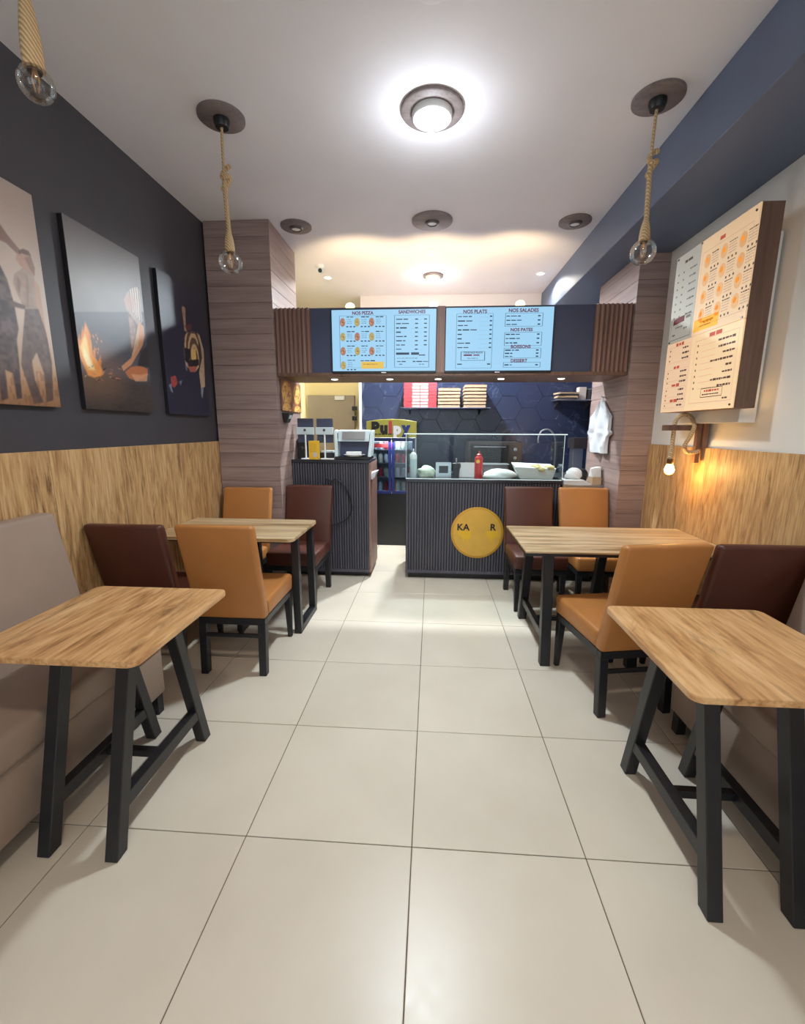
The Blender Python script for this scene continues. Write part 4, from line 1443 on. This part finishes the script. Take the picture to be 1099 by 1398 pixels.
MB().box(-0.035, 0.035, 0.0, 0.001, 0, 0.04).build('keypad', 'silver_plastic', o, loc=(0, -0.0665, 0.0))
o = thing('receipt_printer', 'small black receipt printer with a pale top on the till counter', 'printer', (-0.985, 3.03, ZT))
MB().box(-0.07, 0.07, -0.06, 0.08, 0, 0.055).build('housing', 'black_plastic', o, bevel=0.005)
MB().box(-0.06, 0.06, -0.05, 0.07, 0.0555, 0.075).build('lid', 'silver_plastic', o, bevel=0.004)
o = tag(MB().hexa([(-0.995, 2.80, ZT), (-0.875, 2.80, ZT), (-0.885, 2.845, ZT), (-1.0, 2.83, ZT), (-0.995, 2.801, ZT+0.012), (-0.875, 2.801, ZT+0.012), (-0.885, 2.843, ZT+0.014), (-1.0, 2.828, ZT+0.01)]).build('napkin', 'paper', bevel=0.002, seg=1), 'folded white napkin stack on the till counter edge', 'napkin')

tl = thing('till', 'silver cash till with a tilted reflective screen on the till counter', 'till', (-0.70, 2.87, ZT))
MB().box(-0.165, 0.165, -0.06, 0.2, 0, 0.028).build('base', 'black_plastic', tl, bevel=0.004)
hs = MB()
# silver shell: an open tilted housing (two cheeks, a hood)
for sx in (-1, 1):
    x0_, x1_ = (sx*0.172, sx*0.142)
    hs = MB().hexa([(min(x0_, x1_), -0.05, 0.028), (max(x0_, x1_), -0.05, 0.028), (max(x0_, x1_), 0.15, 0.028), (min(x0_, x1_), 0.15, 0.028),
             (min(x0_, x1_)+sx*0.02, 0.03, 0.27), (max(x0_, x1_)+sx*0.02, 0.03, 0.27), (max(x0_, x1_)+sx*0.02, 0.12, 0.28), (min(x0_, x1_)+sx*0.02, 0.12, 0.28)])
    hs.build('cheek', 'silver_plastic', tl, bevel=0.004)
MB().hexa([(-0.15, 0.005, 0.17), (0.15, 0.005, 0.17), (0.15, 0.13, 0.17), (-0.15, 0.13, 0.17), (-0.15, 0.035, 0.272), (0.15, 0.035, 0.272), (0.15, 0.12, 0.28), (-0.15, 0.12, 0.28)]).build('hood', 'silver_plastic', tl, bevel=0.004)
MB().hexa([(-0.11, -0.003, 0.19), (0.11, -0.003, 0.19), (0.11, 0.004, 0.19), (-0.11, 0.004, 0.19), (-0.11, 0.018, 0.262), (0.11, 0.018, 0.262), (0.11, 0.03, 0.262), (-0.11, 0.03, 0.262)]).build('screen', 'steel', tl)
MB().box(-0.14, 0.14, 0.06, 0.10, 0.028, 0.17).build('rear_panel', 'dark_panel', tl)
MB().lathe([(0, 0), (0.07, 0), (0.105, 0.018), (0.10, 0.02), (0.068, 0.006), (0, 0.005)], n=28).build('change_tray', 'white_plastic', tl, smooth=True, loc=(0.01, -0.005, 0.029))
MB().box(-0.07, 0.075, -0.03, 0.04, 0.037, 0.075).build('receipt_roll', 'paper', tl, bevel=0.01, seg=3)

o = MB().tube(spline([(-0.955, YC-0.012, 0.98), (-0.91, YC-0.02, 0.955), (-0.86, YC-0.02, 0.975), (-0.80, YC-0.02, 0.94), (-0.74, YC-0.02, 0.84), (-0.71, YC-0.02, 0.70), (-0.75, YC-0.02, 0.60), (-0.83, YC-0.02, 0.55), (-0.92, YC-0.02, 0.52)]), 0.006, 8).build('power_cable', 'black_plastic', smooth=True)
tag(o, 'black cable looping down the fluted front of the till counter', 'cable')
o = MB().hexa([(-0.535, 2.85, 0.96), (-0.505, 2.85, 0.975), (-0.50, 2.95, 0.98), (-0.535, 2.95, 0.96), (-0.535, 2.85, 1.03), (-0.47, 2.85, 1.055), (-0.46, 2.95, 1.06), (-0.535, 2.95, 1.04)]).build('hand_towel', 'cloth', bevel=0.012, seg=3, smooth=True)
tag(o, 'small white towel hanging on the wooden end of the till counter', 'towel')

# pizza poster and small lamp on the pillar's kitchen side
XPO = -1.284


def pizza_paint(p, tr=None):
    p.grad([(0, (120, 70, 44)), (1, (150, 96, 60))])
    rnd = random.Random(5)
    for (cx, cy, r1, r2) in ((p.W*.26, p.H*.6, p.W*.24, p.H*.42), (p.W*.78, p.H*.62, p.W*.2, p.H*.36), (p.W*.80, p.H*.04, p.W*.2, p.H*.2), (p.W*.24, p.H*.05, p.W*.22, p.H*.25)):
        p.ell(cx, cy, r1, r2, (196, 128, 62), .06)
        p.ell(cx, cy, r1*.88, r2*.88, (232, 184, 92), .1)
        for k in range(34):
            a, q = rnd.uniform(0, 6.28), math.sqrt(rnd.random())*.8
            p.ell(cx+r1*q*math.cos(a), cy+r2*q*math.sin(a), r1*rnd.uniform(.06, .13), r2*rnd.uniform(.06, .12), rnd.choice([(78, 44, 34), (164, 74, 40), (250, 214, 130), (120, 60, 40)]), .4, .85)


po = thing('pizza_poster', 'pizza photo poster with a rounded corner on the pillar beside the till counter', 'poster', (XPO, 2.56, 1.60))
MB().box(0.0, 0.010, 0, 0.58, 0, 0.275).build('board', 'walnut', po, bevel=0.002, seg=1)
pp_ = Print(0.57, 0.265, 110, 60)
pizza_paint(pp_)
pp_.mesh('print', 'photo_print', po, lambda u, v: (0.0105, 0.005+u, 0.005+v))
wl2 = thing('small_wall_lamp', 'small black half-round wall lamp under the pizza poster', 'wall lamp', (XPO, 2.66, 1.50))
MB().hexa([(0, -0.05, 0), (0.03, -0.045, 0.0), (0.03, 0.045, 0.0), (0, 0.05, 0), (0, -0.085, 0.085), (0.06, -0.075, 0.085), (0.06, 0.075, 0.085), (0, 0.085, 0.085)]).build('housing', 'black_plastic', wl2, bevel=0.006)
MB().hexa([(0.043, -0.03, 0.035), (0.050, -0.03, 0.035), (0.050, 0.03, 0.035), (0.043, 0.03, 0.035), (0.055, -0.03, 0.065), (0.060, -0.03, 0.065), (0.060, 0.03, 0.065), (0.055, 0.03, 0.065)]).build('lens', 'silver_plastic', wl2)

# ------------------------------------------------------------------ drinks fridge
fr = thing('drinks_fridge', 'blue drinks fridge with two glass doors and a PULPY header', 'fridge', (-0.44, 4.0, 0))
MB().box(-0.285, 0.285, 0.02, 0.5, 0.0, 0.66).build('plinth', 'black_plastic', fr, bevel=0.004)
sh = MB().box(-0.285, -0.262, 0.02, 0.5, 0.66, 1.34).box(0.262, 0.285, 0.02, 0.5, 0.66, 1.34).box(-0.262, 0.262, 0.47, 0.5, 0.66, 1.34).box(-0.262, 0.262, 0.02, 0.47, 1.31, 1.34).box(-0.262, 0.262, 0.02, 0.47, 0.66, 0.69)
sh.build('cabinet', 'white_plastic', fr)
for z in (0.86, 1.03, 1.19):
    MB().box(-0.26, 0.26, 0.06, 0.46, z, z+0.008).build('shelf', 'steel', fr)
MB().box(-0.25, 0.25, 0.03, 0.045, 1.295, 1.309).build('light_tube', 'puck', fr)
lamp('AREA', 'fridge_light', (0, 0.06, 1.29), 3.0, (0.9, 0.96, 1.0), 0.3, fr)
for sx in (-1, 1):
    x0_, x1_ = (-0.285, -0.004) if sx < 0 else (0.004, 0.285)
    d_ = MB().box(x0_, x1_, 0, 0.018, 0.66, 0.70).box(x0_, x1_, 0, 0.018, 1.30, 1.34).box(x0_, x0_+0.034, 0, 0.018, 0.70, 1.30).box(x1_-0.034, x1_, 0, 0.018, 0.70, 1.30).build('door', 'navy', fr, bevel=0.002, seg=1)
    MB().box(x0_+0.034, x1_-0.034, 0.006, 0.011, 0.70, 1.30).build('pane', 'fridge_glass', d_)
    if sx < 0:
        MB().box(x0_+0.03, x1_-0.03, 0.0025, 0.0055, 1.225, 1.275).build('sticker', 'card_red', d_)
hd = MB().prism([(-0.30, 0.0), (0.30, 0.0), (0.30, 0.19), (0.15, 0.212), (0.0, 0.22), (-0.15, 0.212), (-0.30, 0.19)], (0, -0.01, 1.345), (1, 0, 0), (0, 0, 1), (0, 0.05, 0)).build('header', 'olive', fr, bevel=0.003, seg=1)
mb = MB()
for ch, x, h, mi, dz_ in (('P', -0.195, .12, 0, 0), ('u', -0.09, .12, 0, 0), ('l', -0.012, .125, 1, 0.005), ('p', 0.07, .12, 2, -0.008), ('y', 0.175, .12, 3, 0)):
    text_mesh(mb, ch, (x, -0.0113, 1.455+dz_), (1, 0, 0), (0, 0, 1), h, mi, bold=0.012)
rq = random.Random(1)
scribble(mb, -0.24, 1.385, 0.27, 0.016, 0, lambda u, v: (u, -0.0112, v), rq)
mb.build('header_lettering', ['ink', 'card_red', 'white_plastic', 'navy'], hd)
# cans and bottles on the fridge shelves
rq = random.Random(21)
canp = {}
for zi, z in enumerate((0.69, 0.868, 1.038, 1.198)):
    for k in range(7):
        kind = (k//2+zi) % 3
        lab = ('clear water bottle', 'red drink can', 'green drink bottle')[kind]+' on the '+('lowest', 'second lowest', 'second highest', 'highest')[zi]+' fridge shelf'
        if kind not in canp:
            prof = [(0, 0), (0.026, 0), (0.028, 0.004), (0.028, 0.085), (0.024, 0.095), (0.012, 0.105), (0.012, 0.112), (0, 0.112)]
            o = MB().lathe(prof, n=12).build(('bottle', 'drink_can', 'bottle')[kind], ('silver_plastic', 'card_red', 'green_food')[kind], smooth=True)
            canp[kind] = o
        else:
            o = canp[kind].copy()
            COL.objects.link(o)
        o.location = (-0.44-0.215+k*0.0715, 4.0+0.10, z+0.0015)
        o.scale = (1, 1, 0.84 if zi == 3 else 1.0)
        tag(o, lab, 'drink', 'drinks in the blue fridge')

# ------------------------------------------------------------------ pizza boxes on the kitchen shelf
shf = thing('wall_shelf', 'dark wall shelf under the stacked pizza boxes', 'shelf', (0.2, YB, 1.685))
MB().box(-0.55, 0.56, -0.34, 0, 0.012, 0.022).build('board', 'dark_panel', shf, bevel=0.002, seg=1)
for x in (-0.45, 0.45):
    MB().prism([(0, 0), (-0.2, 0), (0, -0.06)], (x-0.01, 0, 0.0115), (0, 1, 0), (0, 0, 1), (0.02, 0, 0)).build('bracket', 'black_plastic', shf)


def pizza_box(kind, w_, h_):
    t = thing('pizza_box', 'x', 'box')
    if kind == 'red':
        MB().box(-w_/2, w_/2, -0.15, 0.15, 0, h_).build('carton', 'card_red', t, bevel=0.002, seg=1)
        MB().box(-w_*0.24, -0.004, -0.152, -0.1502, 0.003, h_-0.005).box(0.004, w_*0.24, -0.152, -0.1502, 0.003, h_-0.005).build('side_print', 'card_white', t)
    else:
        MB().box(-w_/2, w_/2, -0.14, 0.14, 0, h_*0.72).build('carton', 'card', t, bevel=0.002, seg=1)
        MB().box(-w_/2+0.015, w_/2-0.015, -0.125, 0.14, h_*0.72, h_).build('lid_flap', 'walnut', t)
    return t


pbx = {}
for kind, cx, n, w_, h_ in (('red', -0.105, 8, 0.405, 0.037), ('brown', 0.25, 6, 0.27, 0.040), ('brown', 0.565, 7, 0.27, 0.040)):
    for k in range(n):
        if kind not in pbx:
            t = pbx[kind] = pizza_box(kind, w_, h_-0.0012)
        else:
            t = copy_tree(pbx[kind])
        t.location = (cx+0.10*0+random.uniform(-.004, .004), YB-0.17, 1.7075+k*h_)
        nth = ('bottom', 'second', 'third', 'fourth', 'fifth', 'sixth', 'seventh', 'eighth')[k]
        st = 'red and white stack' if kind == 'red' else ('brown stack beside the red boxes' if n == 6 else 'taller brown stack')
        t['label'] = ('%s pizza box from the bottom in the %s' % (nth, st)) if k else 'bottom flat pizza box in the %s' % st
        t['group'] = 'pizza boxes on the kitchen shelf'

# ------------------------------------------------------------------ serving counter things
ZS = 0.9855


def bottle(x, y, z, prof, mat, capprof, capmat, name, label, cat):
    t = thing(name, label, cat, (x, y, z))
    MB().lathe(prof, n=22).build('body', mat, t, smooth=True)
    MB().lathe(capprof, n=18).build('cap', capmat, t, smooth=True)
    return t


kt = bottle(0.495, 2.90, ZS, [(0, 0), (0.036, 0), (0.039, 0.006), (0.039, 0.19), (0.034, 0.205), (0.02, 0.212), (0, 0.212)], 'red_plastic',
            [(0.024, 0.212), (0.024, 0.226), (0.009, 0.236), (0.005, 0.262), (0, 0.262)], 'red_plastic', 'sauce_bottle', 'red squeeze sauce bottle behind the sneeze guard', 'bottle')
MB().cyl((-0.012, -0.0393, 0.165), (-0.012, -0.0398, 0.165), 0.018, n=16).build('label_spot', 'yellow', kt)
sp = bottle(-0.128, 2.93, ZS, [(0, 0), (0.032, 0), (0.034, 0.005), (0.034, 0.165), (0.03, 0.18), (0, 0.182)], 'silver_plastic',
            [(0.034, 0.178), (0.034, 0.215), (0.02, 0.235), (0.008, 0.245), (0.006, 0.275), (0, 0.276)], 'white_plastic', 'squeeze_bottle', 'clear squeeze bottle with a white cap at the glass corner', 'bottle')


def crumple(name, mat, c, r, label, cat, seed, flat=0.6, n=3):
    bm = bmesh.new()
    bmesh.ops.create_icosphere(bm, subdivisions=n, radius=1.0)
    rn = random.Random(seed)
    ph = [[rn.uniform(2, 7) for _ in range(3)]+[rn.uniform(0, 6)] for _ in range(6)]
    for v in bm.verts:
        d = v.co.normalized()
        k = 1+0.10*sum(math.sin(p[0]*d.x+p[1]*d.y+p[2]*d.z+p[3]) for p in ph)/1.6
        v.co = Vector((d.x*r[0]*k, d.y*r[1]*k, max(d.z*r[2]*k, -r[2]*flat)+r[2]*flat))
    me = bpy.data.meshes.new(name)
    bm.to_mesh(me)
    bm.free()
    me.materials.append(M[mat])
    me.shade_smooth()
    o = bpy.data.objects.new(name, me)
    COL.objects.link(o)
    o.location = c
    return tag(o, label, cat) if label else o


crumple('lettuce', 'green_food', (0.0, 2.95, ZS), (0.085, 0.07, 0.07), 'pale lettuce heap on the serving counter beside the squeeze bottle', 'lettuce', 3)
o = thing('napkin_holder', 'black and steel napkin holder behind the sneeze guard', 'napkin holder', (0.165, 3.02, ZS))
MB().box(-0.075, 0.075, -0.04, -0.03, 0, 0.14).box(-0.075, 0.075, 0.03, 0.04, 0, 0.14).box(-0.075, 0.075, -0.03, 0.03, 0, 0.008).build('holder', 'steel', o)
MB().box(-0.045, 0.045, -0.0415, -0.0402, 0.04, 0.11).build('window', 'black_plastic', o)
MB().box(-0.065, 0.065, -0.028, 0.028, 0.009, 0.12).build('napkins', 'paper', o, bevel=0.003)
o = thing('sauce_dispenser', 'black pump dispenser beside the napkin holder', 'dispenser', (0.285, 2.93, ZS))
MB().lathe([(0, 0), (0.03, 0), (0.034, 0.08), (0.045, 0.11), (0.04, 0.14), (0, 0.15)], n=18).build('body', 'black_plastic', o, smooth=True)
MB().cyl((0, 0, 0.15), (0, 0, 0.19), 0.007, n=10).build('pump', 'steel', o)
o = thing('order_pad', 'white printed order card standing on the serving counter', 'card', (0.385, 3.03, ZS))
MB().hexa([(-0.09, -0.02, 0), (0.09, -0.02, 0), (0.09, 0.0, 0), (-0.09, 0.0, 0), (-0.09, 0.01, 0.14), (0.09, 0.01, 0.14), (0.09, 0.013, 0.14), (-0.09, 0.013, 0.14)]).build('card', 'paper', o)
MB().box(-0.07, 0.07, 0.014, 0.05, 0, 0.02).build('foot', 'black_plastic', o)
crumple('bread_bag', 'paper', (0.70, 2.93, ZS), (0.16, 0.08, 0.055), 'flat white paper bag of bread beside the red sauce bottle', 'bread bag', 8)
o = thing('steel_tray', 'dark steel food tray behind the white bread bag', 'tray', (0.66, 3.10, ZS))
MB().box(-0.14, 0.14, -0.06, 0.06, 0, 0.12).build('pan', 'steel_dark', o, bevel=0.006)
MB().box(-0.146, 0.146, -0.066, 0.066, 0.1205, 0.13).build('lid', 'steel', o, bevel=0.003)
o = thing('food_tray', 'white paper-lined tray heaped with pale fried bread', 'food tray', (1.03, 2.965, ZS))
MB().hexa([(-0.14, -0.07, 0), (0.16, -0.07, 0), (0.16, 0.10, 0), (-0.14, 0.10, 0), (-0.20, -0.09, 0.115), (0.185, -0.09, 0.10), (0.185, 0.12, 0.13), (-0.20, 0.12, 0.145)]).build('tray', 'paper', o, bevel=0.004)
for k in range(13):
    rn = random.Random(40+k)
    c = crumple('bread_piece', 'cream_food', (rn.uniform(-.12, .14), rn.uniform(-.095, .05), 0.055+rn.uniform(0, .05)), (rn.uniform(.028, .045), rn.uniform(.02, .03), rn.uniform(.016, .028)), None, None, 60+k, 1.0, 2)
    c.parent = o

# side shelf things
ZSH = 0.9455
o = thing('paper_bags', 'stack of flat white paper bags on the side shelf', 'paper bags', (1.42, 2.91, ZSH))
for k in range(6):
    MB().box(-0.145, 0.105-k*0.012, -0.09, 0.10, k*0.007, k*0.007+0.006).build('bag', 'paper', o, rot=(0, 0, 0.05*(k % 2)), loc=(0, 0, 0))
o = crumple('crumpled_bag', 'paper', (1.40, 2.95, ZSH+0.0425), (0.075, 0.06, 0.06), 'crumpled white paper bag on the flat paper bags', 'paper bag', 12)
o = thing('carton', 'open brown carton with white paper sticking out on the side shelf', 'carton', (1.572, 2.885, ZSH))
MB().box(-0.04, 0.045, -0.06, 0.06, 0, 0.07).build('box_body', 'card', o, bevel=0.002)
MB().hexa([(-0.04, -0.05, 0.0702), (0.045, -0.05, 0.0702), (0.045, 0.05, 0.0702), (-0.04, 0.05, 0.0702), (-0.055, -0.04, 0.15), (0.03, -0.06, 0.17), (0.04, 0.05, 0.165), (-0.03, 0.04, 0.15)]).build('paper_wad', 'paper', o, bevel=0.006)
o = crumple('black_cloth', 'black_plastic', (1.50, 3.05, ZSH), (0.06, 0.05, 0.08), 'crumpled black cloth on the side shelf by the carton', 'cloth', 15)

# apron on the pillar's kitchen side
ap = thing('apron', 'white cotton apron hanging from a hook on the right clad pillar', 'apron', (1.624, 2.93, 1.24))
nx, nz = 15, 26
vs, fs = [], []
for j in range(nz):
    v = j/(nz-1)                      # 0 bottom, 1 top
    wd = 0.155 if v < .33 else (0.195 if v < .42 else (0.165 if v < .68 else 0.165*(1-v)/.32+0.012))
    off = 0.0 if v < .42 else 0.02*(1-v)
    for i in range(nx):
        u = i/(nx-1)*2-1
        yy = u*wd*1.32+off+0.015*math.sin(v*9)
        dep = 0.040+0.020*math.sin(u*6+v*4)+0.011*math.sin(u*12-v*7)+0.02*(1-abs(u))
        vs.append((-dep*(0.4+0.6*(1-v*0.8)), yy, v*0.47))
for j in range(nz-1):
    for i in range(nx-1):
        a = j*nx+i
        fs.append((a, a+1, a+nx+1, a+nx))
nb = len(vs)
vs += [(x*0.25-0.002, y, z) for x, y, z in vs]
bk = [tuple(i+nb for i in reversed(f)) for f in fs]
rim = []
bd = [i for i in range(nx)]+[j*nx+nx-1 for j in range(1, nz)]+[(nz-1)*nx+i for i in range(nx-2, -1, -1)]+[j*nx for j in range(nz-2, 0, -1)]
for a, b in zip(bd, bd[1:]+bd[:1]):
    rim.append((a, a+nb, b+nb, b))
MB().add(vs, fs+bk+rim).build('skirt', 'cloth', ap, smooth=60)
MB().tube([(-0.002, 0.0, 0.50), (-0.03, 0.0, 0.50), (-0.04, 0.0, 0.515)], 0.006, 8).build('hook', 'steel', ap, smooth=True)
MB().tube(spline([(-0.02, -0.012, 0.45), (-0.03, -0.004, 0.49), (-0.034, 0.0, 0.507), (-0.03, 0.006, 0.49), (-0.02, 0.014, 0.45)]), 0.004, 6).build('neck_strap', 'cloth', ap, smooth=True)

# ------------------------------------------------------------------ kitchen back line
kb = thing('kitchen_bench', 'steel kitchen bench along the navy hexagon wall', 'kitchen bench', (0.0, 3.95, 0))
MB().box(0.0, XK-0.01, 0.02, 0.59, 0.08, 0.86).build('cabinet', 'steel_dark', kb)
MB().box(0.0, XK-0.005, 0.0, 0.595, 0.86, 0.90).build('worktop', 'steel', kb, bevel=0.003, seg=1)
for x in (0.06, XK-0.08):
    MB().box(x-0.025, x+0.025, 0.06, 0.11, 0, 0.08).build('foot', 'steel_dark', kb)
ov = thing('oven', 'dark steel countertop oven on the kitchen bench', 'oven', (0.80, 4.0, 0.9005))
MB().box(-0.32, 0.32, 0.02, 0.5, 0.03, 0.40).build('body', 'steel_dark', ov, bevel=0.006)
dd = MB().box(-0.29, 0.16, -0.005, 0.0195, 0.06, 0.37).build('door', 'black_plastic', ov, bevel=0.004)
MB().tube([(-0.25, -0.006, 0.34), (-0.25, -0.035, 0.34), (0.12, -0.035, 0.34), (0.12, -0.006, 0.34)], 0.008).build('handle', 'steel', dd, smooth=True)
for z in (0.11, 0.21, 0.31):
    MB().lathe([(0, 0), (0.022, 0), (0.018, 0.02), (0, 0.022)], n=16).build('knob', 'steel', ov, smooth=True, loc=(0.24, 0.0195, z), rot=(PI/2, 0, 0))
for x in (-0.27, 0.27):
    for y in (0.07, 0.45):
        MB().cyl((x, y, 0), (x, y, 0.031), 0.018, n=10).build('foot', 'black_plastic', ov)
fc = thing('tap', 'tall arched steel tap over the kitchen bench', 'tap', (1.60, 4.36, 0.9005))
MB().lathe([(0, 0), (0.03, 0), (0.026, 0.03), (0.016, 0.04), (0, 0.04)], n=18).build('base', 'steel', fc, smooth=True)
MB().tube(spline([(0, 0, 0.03), (0, 0, 0.30), (-0.02, 0, 0.46), (-0.09, 0, 0.545), (-0.18, 0, 0.53), (-0.215, 0, 0.45), (-0.215, 0, 0.38)]), 0.011, 10).build('spout', 'steel', fc, smooth=True)
MB().tube([(0.02, 0, 0.06), (0.07, 0, 0.09)], 0.008).build('lever', 'steel', fc, smooth=True)
pt = thing('water_heater', 'dark grey appliance on the kitchen bench beside the tap', 'appliance', (1.86, 4.2, 0.9005))
MB().box(-0.09, 0.09, 0.0, 0.24, 0.32, 0.45).build('head', 'steel_dark', pt, bevel=0.006)
MB().box(-0.06, 0.06, 0.08, 0.24, 0.0, 0.32).build('column', 'steel', pt, bevel=0.004)
MB().box(-0.09, 0.09, 0.0, 0.24, 0.0, 0.03).build('base', 'black_plastic', pt, loc=(0, -0.245, 0))
s2 = thing('wall_shelf', 'short steel wall shelf high above the tap', 'shelf', (1.80, YB, 1.80))
MB().box(-0.24, 0.24, -0.24, 0, 0, 0.012).build('board', 'steel', s2)
MB().prism([(0, 0), (-0.2, 0), (0, -0.09)], (-0.2, 0, -0.0005), (0, 1, 0), (0, 0, 1), (0.015, 0, 0)).build('bracket', 'steel_dark', s2)
MB().prism([(0, 0), (-0.2, 0), (0, -0.09)], (0.18, 0, -0.0005), (0, 1, 0), (0, 0, 1), (0.015, 0, 0)).build('bracket', 'steel_dark', s2)
o = thing('folded_boxes', 'pile of folded flat cartons on the short steel shelf', 'cartons', (1.70, 4.42, 1.8125))
for k in range(4):
    MB().box(-0.12, 0.12, -0.11, 0.10, k*0.022, k*0.022+0.019).build('flat_carton', 'card' if k % 2 else 'steel_dark', o, rot=(0, 0, 0.08*(k-1.5)))
o = tag(MB().box(-0.045, 0.045, -0.05, 0.05, 0, 0.15).build('paper_carton', 'card_white', bevel=0.003, loc=(1.885, 4.42, 1.8125)), 'tall cream carton on the short steel shelf', 'carton')
o = thing('steel_bin', 'small steel canister at the end of the short steel shelf', 'canister', (1.985, 4.42, 1.8125))
MB().lathe([(0, 0), (0.045, 0), (0.045, 0.12), (0, 0.12)], n=20).build('can', 'steel_dark', o, smooth=True)
MB().lathe([(0.047, 0.12), (0.047, 0.128), (0.02, 0.138), (0, 0.14)], n=20).build('lid', 'steel', o, smooth=True)
